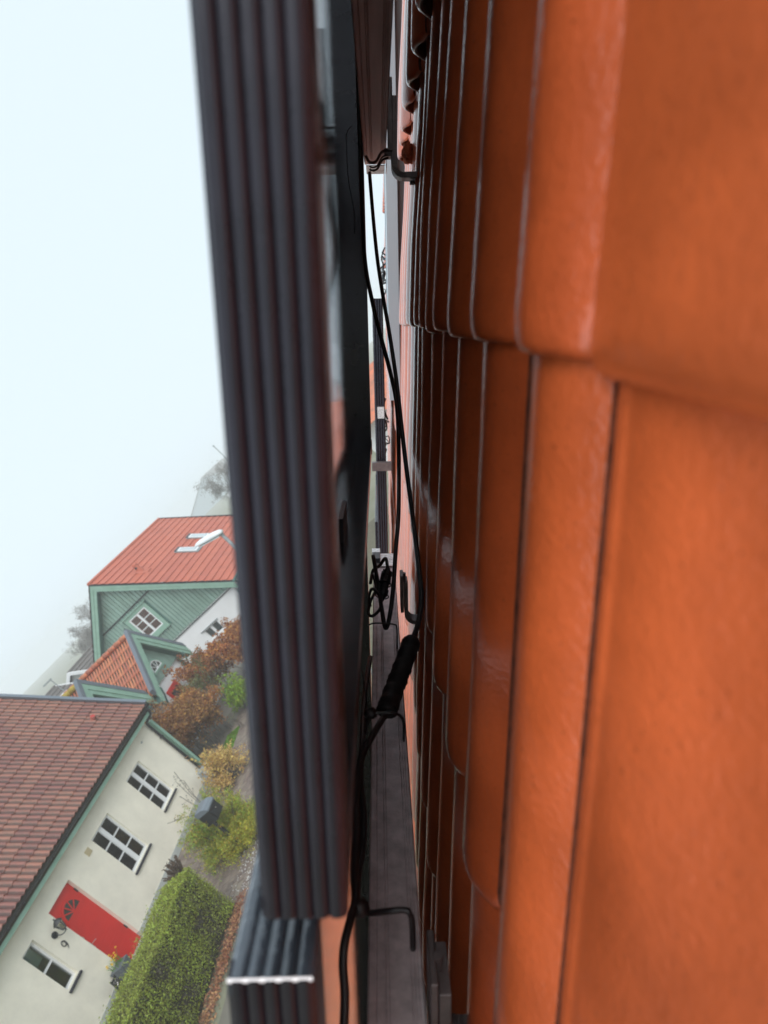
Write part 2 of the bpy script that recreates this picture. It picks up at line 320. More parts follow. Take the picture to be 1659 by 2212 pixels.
def pavers():
    me = []
    for k in range(3):
        b = MB(); w, d, h = 0.19, 0.19, 0.03
        c = 0.008
        b.add([(-w/2,-d/2,-0.01),(w/2,-d/2,-0.01),(w/2,d/2,-0.01),(-w/2,d/2,-0.01),
               (-w/2,-d/2,h-c),(w/2,-d/2,h-c),(w/2,d/2,h-c),(-w/2,d/2,h-c),
               (-w/2+c,-d/2+c,h+0.002*k),(w/2-c,-d/2+c,h),(w/2-c,d/2-c,h-0.002*k),(-w/2+c,d/2-c,h)],
              [(0,1,5,4),(1,2,6,5),(2,3,7,6),(3,0,4,7),(4,5,9,8),(5,6,10,9),(6,7,11,10),(7,4,8,11),(8,9,10,11)])
        me.append(b)
    cells = []
    for i in range(int(7.6/0.2)):
        for j in range(int(13/0.2)):
            s = -14.82+i*0.2; t = 10.2+j*0.2+(0.1 if i % 2 else 0)
            if s < -11.0 and t < 10.4: continue
            if s > -9.6: continue
            cells.append(((s+12.8)**2*1.2+(t-12.6)**2, s, t))
    cells.sort(); meshes = [b.mesh('paver', M['paver']) for b in me]; big = MB()
    for k, (_, s, t) in enumerate(cells):
        z = GZ-0.012+random.uniform(-0.004, 0.004); r = (random.uniform(-0.02, 0.02), random.uniform(-0.02, 0.02), random.uniform(-0.03, 0.03))
        if k < 300: inst('paver', random.choice(meshes), paving, (s, t, z), r)
        else:
            E = Euler(r).to_matrix(); b = random.choice(me)
            big.add([tuple(E@Vector(p)+Vector((s, t, z))) for p in b.v], b.f)
    part('paver_field', big, M['paver_i'], paving, kind='stuff')
pavers()

# ------------------------------------------------------------------ leaves and twigs
def leafcloud(name, P, size, m, parent=None, fr='E', org=(0, 0, 0), up=0.0, aspect=0.6, **kw):
    n = len(P); P = np.asarray(P)
    a = rng.normal(size=(n, 3)); a[:, 2] += up; a /= np.linalg.norm(a, axis=1)[:, None]
    b = rng.normal(size=(n, 3)); b -= a*(a*b).sum(1)[:, None]; b /= np.linalg.norm(b, axis=1)[:, None]
    c = np.cross(a, b)
    s = size*rng.uniform(0.6, 1.3, n)[:, None]
    V = np.empty((n, 4, 3)); V[:, 0] = P-b*s*0.5; V[:, 1] = P+a*s*aspect*0.5+c*s*0.12; V[:, 2] = P+b*s*0.5; V[:, 3] = P-a*s*aspect*0.5+c*s*0.12
    V = V.reshape(-1, 3)-np.array(ORG[parent][1] if parent else org)
    me = bpy.data.meshes.new(name); me.vertices.add(n*4); me.vertices.foreach_set('co', V.ravel())
    me.loops.add(n*4); me.loops.foreach_set('vertex_index', np.arange(n*4)); me.polygons.add(n)
    me.polygons.foreach_set('loop_start', np.arange(0, n*4, 4)); me.polygons.foreach_set('loop_total', np.full(n, 4)); me.update(calc_edges=True)
    me.materials.append(m)
    o = bpy.data.objects.new(name, me); sc.collection.objects.link(o)
    if parent: o.parent = parent; ORG[o] = ORG[parent]; tag(o, kind=kw.get('kind'))
    else: o.matrix_world = FRM[fr]@Matrix.Translation(Vector(org)); tag(o, kw.get('label'), kw.get('cat'), None, kw.get('kind'))
    return o
def branches(base, h, spread, levels=4, r0=0.05, kids=4, droop=0.0, seed=1, mb=None, tips=None, n=4, lean=(0, 0)):
    rd = random.Random(seed); mb = mb or MB(); tips = tips if tips is not None else []
    def grow(p, d, L, r, lv):
        pts = [p]; q = p.copy(); k = 4
        for i in range(k):
            d2 = (d+Vector((rd.gauss(0, .13), rd.gauss(0, .13), rd.gauss(0, .08)-droop*0.1*lv))).normalized(); q = q+d2*L/k; pts.append(q.copy()); d = d2
        mb.tube(pts, [r*(1-0.55*i/k) for i in range(k+1)], n=n if lv < 2 else 3, cap=False)
        tips.extend(pts[2:])
        if lv < levels:
            for i in range(kids):
                f = rd.uniform(0.35, 1.0); idx = min(int(f*k), k-1); bp = pts[idx].lerp(pts[idx+1], f*k-idx)
                ang = rd.uniform(0, 2*math.pi); s = spread*rd.uniform(0.6, 1.2)
                o = d.orthogonal().normalized(); o2 = d.cross(o)
                nd = (d+(o*math.cos(ang)+o2*math.sin(ang))*s+Vector((0, 0, 0.12))).normalized()
                grow(bp, nd, L*rd.uniform(0.5, 0.72), r*0.5, lv+1)
    grow(Vector(base), Vector((lean[0], lean[1], 1)).normalized(), h*0.45, r0, 0)
    return mb, tips

def hedge():
    root = thing('clipped_hedge', 'E', (-11.5, 8, GZ), 'long clipped green box-shaped hedge in front of the red door', 'hedge')
    s0, s1, t0, t1, z0, z1 = -12.02, -11.16, 4.6, 10.5, GZ, 1.47
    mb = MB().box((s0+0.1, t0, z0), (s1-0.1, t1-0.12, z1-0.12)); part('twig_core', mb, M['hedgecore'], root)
    P = []
    def jit(n, sc_): return rng.normal(0, sc_, (n, 3))
    n = 30000
    a = np.stack([s1+rng.normal(-0.03, .035, n), rng.uniform(t0, t1, n), rng.uniform(z0+0.06, z1, n)], 1)
    a[:, 0] += 0.04*np.sin(a[:, 1]*5)+0.03*np.sin(a[:, 2]*9+a[:, 1]*3) - 0.05*(1-(a[:, 2]-z0)/1.3)
    n2 = 20000
    b = np.stack([rng.uniform(s0, s1, n2), rng.uniform(t0, t1, n2), z1+rng.normal(-0.02, .03, n2)], 1); b[:, 2] += 0.02*np.sin(b[:, 1]*4)+0.02*np.sin(b[:, 0]*9)
    n3 = 7000
    c = np.stack([rng.uniform(s0, s1, n3), t1+rng.normal(-0.03, .04, n3), rng.uniform(z0, z1, n3)], 1)
    d = np.stack([s0+rng.normal(0, .03, 4000), rng.uniform(t0, t1, 4000), rng.uniform(z0, z1, 4000)], 1)
    e = np.stack([rng.choice([s0, s1], 700)+rng.normal(0, .05, 700), rng.uniform(t0, t1, 700), z1+np.abs(rng.normal(0, .06, 700))], 1)
    keep = np.concatenate([a, b, c, d, e])
    # thin places where the brown twigs show
    f = np.sin(keep[:, 1]*2.3+1)*np.sin(keep[:, 2]*4.1)+rng.normal(0, .5, len(keep)); keep = keep[f > -1.05]
    leafcloud('foliage', keep, 0.036, M['hedge'], root, kind='stuff')
    tw = MB()
    for i in range(420):
        p = Vector((s1-0.03, random.uniform(t0, t1), random.uniform(z0+0.05, z1-0.1))); q = p+Vector((random.uniform(-.01, .06), random.uniform(-.12, .12), random.uniform(0.02, .2)))
        tw.tube([p, (p+q)/2+Vector((0.02, 0, 0)), q], 0.004, 3, False)
    part('twigs', tw, M['bark'], root, kind='stuff')
hedge()
P = np.stack([rng.normal(-10.98, .11, 4200), rng.uniform(5, 10.7, 4200), GZ+0.01+np.abs(rng.normal(0, .012, 4200))], 1)
leafcloud('leaf_litter', P, 0.05, M['litter'], fr='E', org=(-11, 8, GZ), up=0, kind='stuff', label='reddish fallen leaves along the foot of the hedge', cat='leaves')
P = np.stack([rng.uniform(-15.0, -14.2, 5000), rng.uniform(17.5, 19.3, 5000), GZ+rng.uniform(0, .05, 5000)], 1)
P = P[np.abs((P[:, 0]+14.6)-(P[:, 1]-18.4)*-0.1) < 0.32]
leafcloud('grass', P, 0.07, M['grass'], fr='E', org=(-14.6, 18.4, GZ), kind='stuff', label='small bright green strip of grass beyond the cream house corner', cat='grass')
def pebbles():
    mb = MB()
    for i in range(380):
        t = random.uniform(10.6, 14.4); s = -10.95-0.02*(t-10)+random.gauss(0, .15)-(0.35 if random.random() < .25 else 0); r = random.uniform(.008, .018); z = GZ+0.018+r*.5
        mb.add([(s+r, t, z), (s, t+r, z), (s-r, t, z), (s, t-r, z), (s, t, z+r*.8), (s, t, z-r*.6)], [(0,1,4),(1,2,4),(2,3,4),(3,0,4),(1,0,5),(2,1,5),(3,2,5),(0,3,5)])
    solo('gravel', mb, M['pebble'], 'E', (-11, 12.5, GZ), 'scattered white pebbles on the brown paving beside the hedge end', 'gravel', kind='stuff')
pebbles()
def kerb():
    root = thing('kerb', 'E', (-9.9, 14, GZ), 'grey mossy stone kerb curving along the planting by the mailbox', 'kerb')
    me = MB().box((-0.06, -0.24, -0.02), (0.06, 0.24, 0.12)).mesh('kerb_stone', M['stone'])
    for i in range(16):
        t = 10.9+i*0.5; s = -10.05-0.012*(t-14)**2
        o = inst('kerb_stone', me, root, (s, t, GZ), (0, 0, math.atan2(0.024*(t-14), 1))); 
kerb()

def shrub(name, c, rad, n, size, m, label, cat, stems=10, up=0.3, barkm='bark', aspect=0.5, seed=3, sprays=150, lat=0.05, fill=0.35, front=False, **_):
    root = thing(name, 'E', (c[0], c[1], GZ), label, cat)
    rd = np.random.default_rng(seed); rad = np.array(rad); c0 = np.array([c[0], c[1], GZ+0.15]); top = c[2]+rad[2]-GZ
    d = rd.normal(size=(sprays, 3)); d[:, 2] = np.abs(d[:, 2])*1.1; d /= np.linalg.norm(d, axis=1)[:, None]
    L = rd.uniform(0.55, 1.2, sprays)[:, None]; tip = c0+d*L*np.array([rad[0], rad[1], top*0.9])
    tip[:, 2] += 0.1*rd.normal(size=sprays)
    k = rd.integers(0, sprays, n); f = rd.uniform(fill, 1.0, n)**0.8
    w = lat*(1.35-f)[:, None]*rd.uniform(.6, 1.5, sprays)[k][:, None]*2
    P = c0+(tip[k]-c0)*f[:, None]+rd.normal(size=(n, 3))*w
    P[:, 2] += 0.12*top*np.sin(f*3.1)*0.6
    P = P[P[:, 2] > GZ+0.02]
    mb = MB()
    for i in range(min(stems, sprays)):
        b = Vector(c0)-Vector((0, 0, .15)); q = Vector(tip[i]); mid = b.lerp(q, .5)+Vector(rd.normal(size=3)*0.05)+Vector((0, 0, 0.06*top))
        mb.tube(crom([b, mid, q], 4), [0.014, .013, .012, .011, .010, .008, .006, .004, .002], 4, False)
    part('stems', mb, M[barkm], root, kind='stuff')
    leafcloud('foliage', P, size, m, root, up=up, aspect=aspect, kind='stuff')
    if front:
        k = rd.integers(0, sprays, n//2); f = rd.uniform(0.2, 1, n//2)[:, None]; q = tip-c0; q[:, 2] *= 0.55
        P2 = c0+np.array([0.62, -0.25, 0])+q[k]*f*0.85+rd.normal(size=(n//2, 3))*0.05; P2 = P2[P2[:, 2] > GZ+0.02]
        leafcloud('foliage', P2, size, m, root, up=up, aspect=aspect, kind='stuff')
        leafcloud('foliage', np.concatenate([P[::5], P2[::4]])+rd.normal(size=(len(P[::5])+len(P2[::4]), 3))*0.03, size*1.1, M['goldtip'], root, up=up, aspect=aspect, kind='stuff')
    return root
shrub('conifer_bush', (-11.9, 12.65, 0.80), (0.98, 0.98, 0.72), 22000, 0.055, M['conifer'], 'feathery yellow-green conifer bush behind the black mailbox', 'bush', stems=60, aspect=0.3, seed=5, sprays=210, lat=0.045, front=True)
shrub('yellow_shrub', (-13.25, 15.9, 0.55), (0.75, 0.85, 0.75), 4200, 0.075, M['yellowleaf'], 'shrub with pale yellow leaves growing right of the mailbox', 'shrub', stems=30, seed=8, clump=0.15)
shrub('lime_shrub', (-14.3, 20.6, 0.6), (0.6, 0.7, 0.8), 3600, 0.09, M['limeleaf'], 'bright lime-green shrub half hidden by the panel edge', 'shrub', stems=10, seed=9)
def rosestems():
    root = thing('seedhead_plant', 'E', (-13.5, 14.6, GZ), 'tall bare stems with dry seed heads above the conifer bush', 'plant')
    mb = MB(); hd = MB()
    for i, (ds, dt, h) in enumerate([(0, 0, 1.5), (-.1, .35, 1.65), (.1, .1, 1.35), (-.1, -.2, 1.2), (0.05, -1.3, 1.25)]):
        pts = crom([(-13.5, 14.6, GZ), (-13.6+ds*.3+random.gauss(0, .04), 14.6+dt*.4, GZ+h*.55), (-13.5+ds, 14.6+dt, GZ+h)], 4); mb.tube(pts, 0.007, 4, False)
        for k in range(5):
            p = pts[-1-random.randint(0, 3)]; q = p+Vector((random.gauss(0, .06), random.gauss(0, .1), random.uniform(0.02, .12))); mb.tube([p, q], 0.004, 3, False); hd.lathe([(0.001, -.015), (.015, 0), (.001, .015)], q, 6)
    part('stem', mb, M['bark'], root); part('seed_heads', hd, M['hedgecore'], root)
rosestems()
# brown beech hedge beyond the cream house, with the red door showing through
def beech():
    root = thing('beech_hedge', 'E', (-17, 19.6, GZ), 'tall hedge with dry brown leaves beyond the cream house corner', 'hedge')
    mb = MB(); tips = []
    for i in range(48):
        s = random.uniform(-19.2, -14.9); t = random.uniform(19.2, 20.2); h = 2.55 if s < -17.5 else 2.3-0.2*(s+17.5)
        branches((s, t, GZ), h*1.2, 0.55, 3, 0.02, 3, seed=100+i, mb=mb, tips=tips, n=3)
    part('twigs', mb, M['bark'], root, kind='stuff')
    T = np.array([tuple(p) for p in tips]); T = T[T[:, 2] > GZ]
    k = rng.integers(0, len(T), 38000); P = T[k]+rng.normal(0, .09, (38000, 3)); P = P[(P[:, 2] > GZ) & (P[:, 2] < 3.1)]
    leafcloud('foliage', P, 0.085, M['beech'], root, kind='stuff')
beech()
def bare_shrub(name, c, h, n, leafm, label, size, seed, nleaf, barkm='bark', wid=0.8, r0=0.03, levels=4):
    root = thing(name, 'E', (c[0], c[1], GZ), label, 'shrub'); mb = MB(); tips = []
    for i in range(n):
        branches((c[0]+random.uniform(-wid, wid), c[1]+random.uniform(-wid, wid)*0.6, GZ), h*random.uniform(.8, 1.2), 0.6, levels-1, r0*0.7, 4, seed=seed+i, mb=mb, tips=tips, n=3, lean=(random.gauss(0, .2), random.gauss(0, .2)))
    part('branches', mb, M[barkm], root, kind='stuff')
    T = np.array([tuple(p) for p in tips]); k = rng.integers(0, len(T), nleaf); P = T[k]+rng.normal(0, .07, (nleaf, 3)); P = P[P[:, 2] > GZ]
    leafcloud('foliage', P, size, leafm, root, kind='stuff')
bare_shrub('mossy_shrub', (-16.6, 21.6), 2.5, 7, M['mossleaf'], 'loose mossy-green shrub with bare twigs before the white wall', 0.07, 300, 3000, 'barkgreen', 0.9)
bare_shrub('orange_shrub', (-15.7, 23.6), 2.5, 14, M['orangeleaf'], 'spreading shrub with orange dry leaves below the small white window', 0.11, 400, 15000, 'bark', 1.9)
bare_shrub('twiggy_shrub', (-13.9, 18.9), 1.1, 4, M['mossleaf'], 'low leafless shrub on the path near the lime-green shrub', 0.04, 500, 60, 'bark', 0.3, r0=0.014, levels=3)

# ------------------------------------------------------------------ pantile meshes
def tile_mesh(name, P=0.135, L=0.44, waves=2, amp=0.21, th=0.009, ns=30, m=None, edge_m=None, round_l=0.02, round_h=0.006, lap=0.15, wob=0.0, seed=0, expo=1.2, cosine=False, pan=None):
    rd = random.Random(seed)
    def f(s):
        x = s/P
        if not cosine and x > waves-0.2:
            g = (0.5-0.5*math.cos(2*math.pi*(min(x, waves)-0.3)))
            base = -amp*P*g**expo-0.004*P*(x-waves+0.2)/0.2
            if x > waves: return base-0.05*P
            if waves-0.024 < x < waves-0.001: return base-0.07*P
            return base+0.012*P*math.exp(-((x-waves+0.10)/0.022)**2)-0.010*P*math.exp(-((x-waves+0.15)/0.016)**2)
        g = (0.5-0.5*math.cos(2*math.pi*(x-0.3)))
        return -amp*P*g**expo
    S = [waves*P*(1+lap/waves)*i/ns for i in range(ns+1)]
    if not cosine: S = sorted(S+[P*(waves+q) for q in (-0.18, -0.165, -0.15, -0.135, -0.12, -0.10, -0.08, -0.0255, -0.023, -0.003, 0.001, 0.003)]); ns = len(S)-1
    V = [(0.0, -round_h-0.002), (0.0015, -round_h*0.55), (round_l*0.25, -round_h*0.28), (round_l*0.6, -round_h*0.07), (round_l, 0), (L*0.3, 0), (L*0.6, 0), (L, 0)]
    mb = MB(); top = []
    ph = [rd.uniform(0, 6.28) for _ in range(6)]
    for (v, dz) in V:
        row = []
        for s in S:
            er = 0.006*max(0, 1-abs(v)/0.03) if s < 0.001 else 0
            w = wob*(math.sin(v*31+ph[0]+s*7)+0.6*math.sin(v*73+ph[1]+s*22)+0.5*math.sin(s*48+ph[2]+v*11))
            row.append((v+er, s+wob*0.7*math.sin(v*45+ph[3]), f(s)+dz+w))
        top.append(row)
    vs = [p for r in top for p in r]; nv = len(V); n1 = ns+1
    bot = [(p[0]+ (0.0 if i else 0.001), p[1], p[2]-(th if i else th*0.45)) for i, r in enumerate(top) for p in r]
    vs += bot; o = nv*n1; fs = []; fm = []
    for i in range(nv-1):
        for j in range(ns):
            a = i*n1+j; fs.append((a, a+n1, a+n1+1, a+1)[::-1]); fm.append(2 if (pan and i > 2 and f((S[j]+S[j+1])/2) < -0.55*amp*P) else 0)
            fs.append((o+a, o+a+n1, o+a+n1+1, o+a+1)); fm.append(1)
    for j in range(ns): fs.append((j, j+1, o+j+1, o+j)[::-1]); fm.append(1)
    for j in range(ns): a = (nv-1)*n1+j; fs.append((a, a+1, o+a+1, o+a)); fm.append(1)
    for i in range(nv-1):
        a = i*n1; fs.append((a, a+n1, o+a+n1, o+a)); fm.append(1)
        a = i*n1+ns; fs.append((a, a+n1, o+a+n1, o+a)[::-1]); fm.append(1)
    me = bpy.data.meshes.new(name); me.from_pydata(vs, [], fs); me.materials.append(m); me.materials.append(edge_m or m)
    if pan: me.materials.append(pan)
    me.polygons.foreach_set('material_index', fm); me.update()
    sm = [True]*len(fs); me.polygons.foreach_set('use_smooth', sm)
    # keep the lower edge crisp
    for e in me.edges: pass
    try: me.set_sharp_from_angle(angle=R(50))
    except Exception: pass
    return me, vs, fs

# ------------------------------------------------------------------ our own roof
P0 = 0.135; GAUGE = 0.372; TILT = math.atan(0.0090/GAUGE)
house = thing('tiled_house', 'R', (-3.6, -0.3, -0.09), 'our own steep roof of glossy orange pantiles under the black solar panels', 'house')
def own_roof():
    lo_raw = tile_mesh('tile', waves=1, ns=14, m=M['tile'], wob=0.0006, seed=3, round_l=0.018, round_h=0.005, th=0.0072)
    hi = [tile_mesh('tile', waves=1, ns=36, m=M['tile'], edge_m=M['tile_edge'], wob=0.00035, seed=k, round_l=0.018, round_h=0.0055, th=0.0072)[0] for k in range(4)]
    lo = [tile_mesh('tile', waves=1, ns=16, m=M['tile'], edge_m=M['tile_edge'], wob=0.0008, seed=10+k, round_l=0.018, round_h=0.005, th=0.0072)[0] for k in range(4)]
    def wide(low):
        """broad nearest tile of a course: one wide face with a thick rounded lower lip"""
        W = 0.282; S = sorted([W*i/44 for i in range(45)]+[W-x for x in (0.003, 0.0045, 0.010, 0.0115, 0.013, 0.0145)])
        V = [(0.0, -0.0125), (0.0012, -0.0080), (0.004, -0.0042), (0.009, -0.0016), (0.016, -0.0003), (0.026, 0), (0.12, 0), (0.25, 0), (0.34, 0), (0.44, 0)]
        def prof(q):
            if low:
                x = min(1, max(0, (W-0.015-q)/0.085)); z = -0.018-0.010*(0.5-0.5*math.cos(math.pi*x))-0.004*max(0, 1-q/0.15)**2
                d = W-q
                if d < 0.003: z -= 0.008
                elif 0.0095 < d < 0.0135: z += 0.0012
                return z
            return -0.0165-0.0025*(1-q/W)-0.006*max(0, 1-q/0.16)**2
        vs = [(v, q-0.01, prof(q)+dz+0.0004*math.sin(v*40+q*30)) for v, dz in V for q in S]
        n = len(S); nv = len(V); fs = [((i*n+j), (i*n+j+1), ((i+1)*n+j+1), ((i+1)*n+j)) for i in range(nv-1) for j in range(n-1)]
        o = len(vs); vs += [(v, q-0.01, -0.046) for v in (0.002, 0.44) for q in S]
        fs += [(o+j, o+j+1, j+1, j) for j in range(n-1)]
        return MB().add(vs, [f[::-1] for f in fs]).mesh('tile', M['tile'], smooth=True)
    wt, wl = wide(False), wide(True)
    cells = []
    for c in range(-9, 6):
        for k in range(-3, 38):
            v = -0.0135+c*GAUGE; u = 0.232+P0*k
            if c >= 0 and 1.82 < u+0.07 < 2.60: continue       # the roof window
            if v < -0.4-u*1.9 and v < -1.3: continue
            if v > 0.45+u*0.6: continue
            if k in (-1, -2): continue
            if k < -1: continue
            cells.append((math.hypot(v+0.2, u-0.3), c, k, v, u))
        if -4 < c < 0: inst('tile', wl, house, (-0.0135+c*GAUGE, -0.040, -0.0527), (0, TILT, 0))
        if c >= 0 and c < 2: inst('tile', wt, house, (-0.021+c*GAUGE, -0.038, -0.0527), (0, TILT+0.030, 0))
    cells.sort(); far_t = MB(); cnt = 0
    for dist, c, k, v, u in cells:
        near = k <= 2 and -3 <= c <= 1
        loc = Vector((v+random.uniform(-0.0035, 0.0035)*(0.3 if near else 1), u+random.uniform(-.001, .001)*(0 if near else 1), -0.0527+random.uniform(-0.0012, 0.0012)*(0.4 if near else 1)))
        rot = (random.uniform(-.004, .004), TILT+(0.030 if c >= 0 else 0)+random.uniform(-.004, .004), random.uniform(-.005, .005)*(0.2 if near else 1))
        if cnt < 294: inst('tile', random.choice(hi if near else lo), house, loc, rot); cnt += 1
        else:
            me_, vs_, fs_ = lo_raw; Mx = Euler(rot).to_matrix(); far_t.add([tuple(Mx@Vector(q)+loc) for q in vs_], fs_)
    if far_t.v: part('far_tiles', far_t, M['tile'], house, kind='stuff', smooth=True)
    part('roof_deck', MB().box((-3.6, -0.3, -0.20), (2.3, 5.45, -0.135)), M['hedgecore'], house)
    return cnt
nt_ = own_roof()
# walls of the house under the roof
mb = MB()
ev = -3.55; ex = ev*math.cos(PITCH); ez = CAMZ+ev*math.sin(PITCH)
hw = thing('own_house_wall', 'W', (ex+0.5, 2.0, GZ), 'rendered walls of our own house below the orange eaves', 'house wall')
part('wall', MB().box((ex+0.45, -0.25, GZ-.1), (ex+0.75, 5.3, ez-0.15)).box((ex+0.75, 5.05, GZ-.1), (1.6, 5.3, ez-0.15)), M['render'], hw)
part('gable', MB().prism([(ex+0.75, ez-0.15), (1.6, ez-0.15), (1.6, CAMZ+0.9)], 5.05, 5.3, 1), M['render'], hw)
g = MB(); 
for i in range(13):
    pass
prof = [(ex-0.14+0.06*math.cos(a), ez-0.12+0.06*math.sin(a)) for a in np.linspace(math.pi, 2*math.pi, 9)]
g.prism(prof+[(ex-0.084, ez-0.12), (ex-0.1-0.045, ez-0.12)][:1], -0.25, 5.4, 1)
part('gutter', g, M['gutter'], hw)

# crumbled mortar under one tile
def lump(c, r, m, name, parent, n=10, seed=1, sx=(1, 1, 1)):
    rd = random.Random(seed); mb = MB(); vs = []; 
    for i in range(n+1):
        th = math.pi*i/n
        for k in range(n*2):
            ph = math.pi*k/n; q = r*(1+rd.uniform(-.22, .22)); vs.append((c[0]+sx[0]*q*math.sin(th)*math.cos(ph), c[1]+sx[1]*q*math.sin(th)*math.sin(ph), c[2]+sx[2]*q*math.cos(th)))
    fs = [(i*n*2+k, i*n*2+(k+1) % (n*2), (i+1)*n*2+(k+1) % (n*2), (i+1)*n*2+k) for i in range(n) for k in range(n*2)]
    mb.add(vs, fs); return part(name, mb, m, parent, smooth=True)
lump((0.285, 1.36, -0.062), 0.013, M['mortar'], 'mortar_lump', house, seed=4, sx=(1.4, 1.2, 0.8))

# roof window (its grey metal cladding) set in our roof
rw = part('roof_window', MB().box((-0.20, 1.92, -0.105), (1.15, 2.02, -0.062)), M['greymetal2'], house, label='grey metal-clad roof window standing proud of the tiles')
part('flank', MB().box((-0.215, 1.895, -0.0585), (1.17, 2.05, -0.030)).box((-0.215, 1.93, -0.0615), (1.17, 2.0, -0.0586)), M['greymetal'], rw)
part('sash', MB().box((-0.18, 2.05, -0.12), (-0.08, 2.62, -0.035)).box((-0.18, 2.55, -0.12), (1.15, 2.62, -0.035)), M['greymetal'], rw)
part('pane', MB().box((-0.08, 2.05, -0.06), (1.15, 2.55, -0.052)), M['cellglass'], rw)
ap = MB(); xs = np.linspace(-0.50, -0.20, 7); ys = np.linspace(1.86, 2.70, 44)
vv = [(x, y, -0.050-0.035*(x+0.20 < -0.02)-0.012*math.sin((y-1.86)*46)-0.01*(-0.2-x)) for x in xs for y in ys]
ap.add(vv, [(i*44+j, (i+1)*44+j, (i+1)*44+j+1, i*44+j+1) for i in range(6) for j in range(43)])
part('flashing', ap, M['lead'], rw, smooth=True)

# ------------------------------------------------------------------ solar panels
def frame_profile(h=0.035, ribs=5, depth=0.0011):
    """outer side profile in (n, w): n outwards"""
    pr = [(-0.0012, 0.0), (0.0, 0.0012)]
    g = (h-0.0024)/ribs
    for k in range(ribs):
        z = 0.0012+g*k
        for a in (0.12, 0.3, 0.5, 0.7, 0.88): pr.append((depth*math.sin(math.pi*a)-0.0, z+g*a))
        pr.append((-0.0006, z+g))
    pr += [(-0.0012, h), (-0.010, h), (-0.010, h-0.0015), (-0.0022, h-0.0015), (-0.0022, 0.0016)]
    return pr
def panel(u0, u1, v0, v1, w0, label, flange=0.028, group=None, h=0.035, glossy=False, edge=False):
    root = thing('solar_panel', 'R', (v0, u0, w0), label, 'solar panel', group)
    if h != 0.035 or v1 > 1: pv_ = Vector(((v1 if glossy else v0), u0, w0)); root.matrix_world = FRM['R']@Matrix.Translation(pv_)@Matrix.Rotation(R(1.3), 4, 'Z')@Matrix.Translation(-pv_)@Matrix.Translation(Vector((v0, u0, w0)))
    dh = h-0.035
    # long member near the camera (faces -u)
    pr = frame_profile(h)
    a = MB().prism([(u0-n, w0+z) for n, z in pr], v0+0.0, v1, 0)
    # prism along v: profile is (u,w)
    part('side_frame', a, M['anod'], root)
    part('side_flange', MB().box((v0+0.002, u0+0.0022, w0), (v1-0.002, u0+flange, w0+0.0016)), M['anod_mirror'], root)
    b = MB().prism([(u1+n, w0+z) for n, z in pr][::-1], v0, v1, 0); part('side_frame', b, M['anod'], root)
    part('side_flange', MB().box((v0+0.002, u1-flange, w0), (v1-0.002, u1-0.0022, w0+0.0016)), M['anod_mirror'], root)
    c = MB().prism([(v0-n*0.9, w0+z) for n, z in pr][::-1], u0+0.0005, u1-0.0005, 1); part('end_frame', c, M['anod'], root)
    part('end_flange', MB().box((v0+0.0022, u0+0.004, w0+0.0002), (v0+flange*0.8, u1-0.004, w0+0.0014)), M['anod_mirror'], root)
    d = MB().prism([(v1+n*0.9, w0+z) for n, z in pr], u0+0.0005, u1-0.0005, 1); part('end_frame', d, M['wetframe' if glossy else 'anod'], root)
    if edge: part('edge_highlight', MB().tube([(v1-0.0004, u0+0.0002, w0+0.001), (v1-0.0004, u0+0.0002, w0+h-0.0005)], 0.0009, 6), M['bright'], root, label='painted white highlight along the frame corner')
    part('backsheet', MB().box((v0+0.0035, u0+0.0035, w0+0.029+dh), (v1-0.0035, u1-0.0035, w0+0.0315+dh)), M['backsheet'], root)
    part('cell_glass', MB().box((v0+0.0035, u0+0.0035, w0+0.0316+dh), (v1-0.0035, u1-0.0035, w0+0.0346+dh)), M['cellglass'], root)
    part('corner_key', MB().box((v0+0.004, u1-0.034, w0-0.0012), (v0+0.030, u1-0.006, w0+0.0002)), M['anod_mirror'], root)
    jb = MB().box((v1*0.9-0.03, (u0+u1)/2-0.045, w0+0.012), (v1*0.9+0.03, (u0+u1)/2+0.045, w0+0.0289)); part('junction_box', jb, M['dark'], root)
    return root
panel(0.2245, 1.36, -0.234, 1.49, 0.0176, 'upper black solar panel, its ribbed frame side filling the middle of the view')
panel(0.219, 1.35, -2.0, -0.2595, 0.0320, 'lower black solar panel whose wet top edge shows at the bottom', h=0.0365, glossy=True, edge=True)
far = thing('solar_panel', 'R', (-0.77, 2.66, -0.019), 'distant black solar panel seen end-on beyond the roof window', 'solar panel')
def far_panel():
    u0, w0, v0, v1 = 2.66, -0.022, -0.93, 0.075
    part('side_frame', MB().prism([(u0-n*1.5, w0+z*1.15) for n, z in frame_profile(0.035, 4, 0.002)], v0, v1, 0), M['anod'], far)
    part('backsheet', MB().box((v0, u0+0.012, w0+0.030), (v1, 3.75, w0+0.036)), M['backsheet'], far)
    part('label_sticker', MB().box((-0.37, u0-0.006, w0+0.004), (-0.325, u0-0.0042, w0+0.03)), M['labelpaper'], far, label='small silver label on the frame')
far_panel()
panel(3.2, 4.3, -2.6, -0.95, -0.0, 'solar panel farther along the roof, low on the left', )

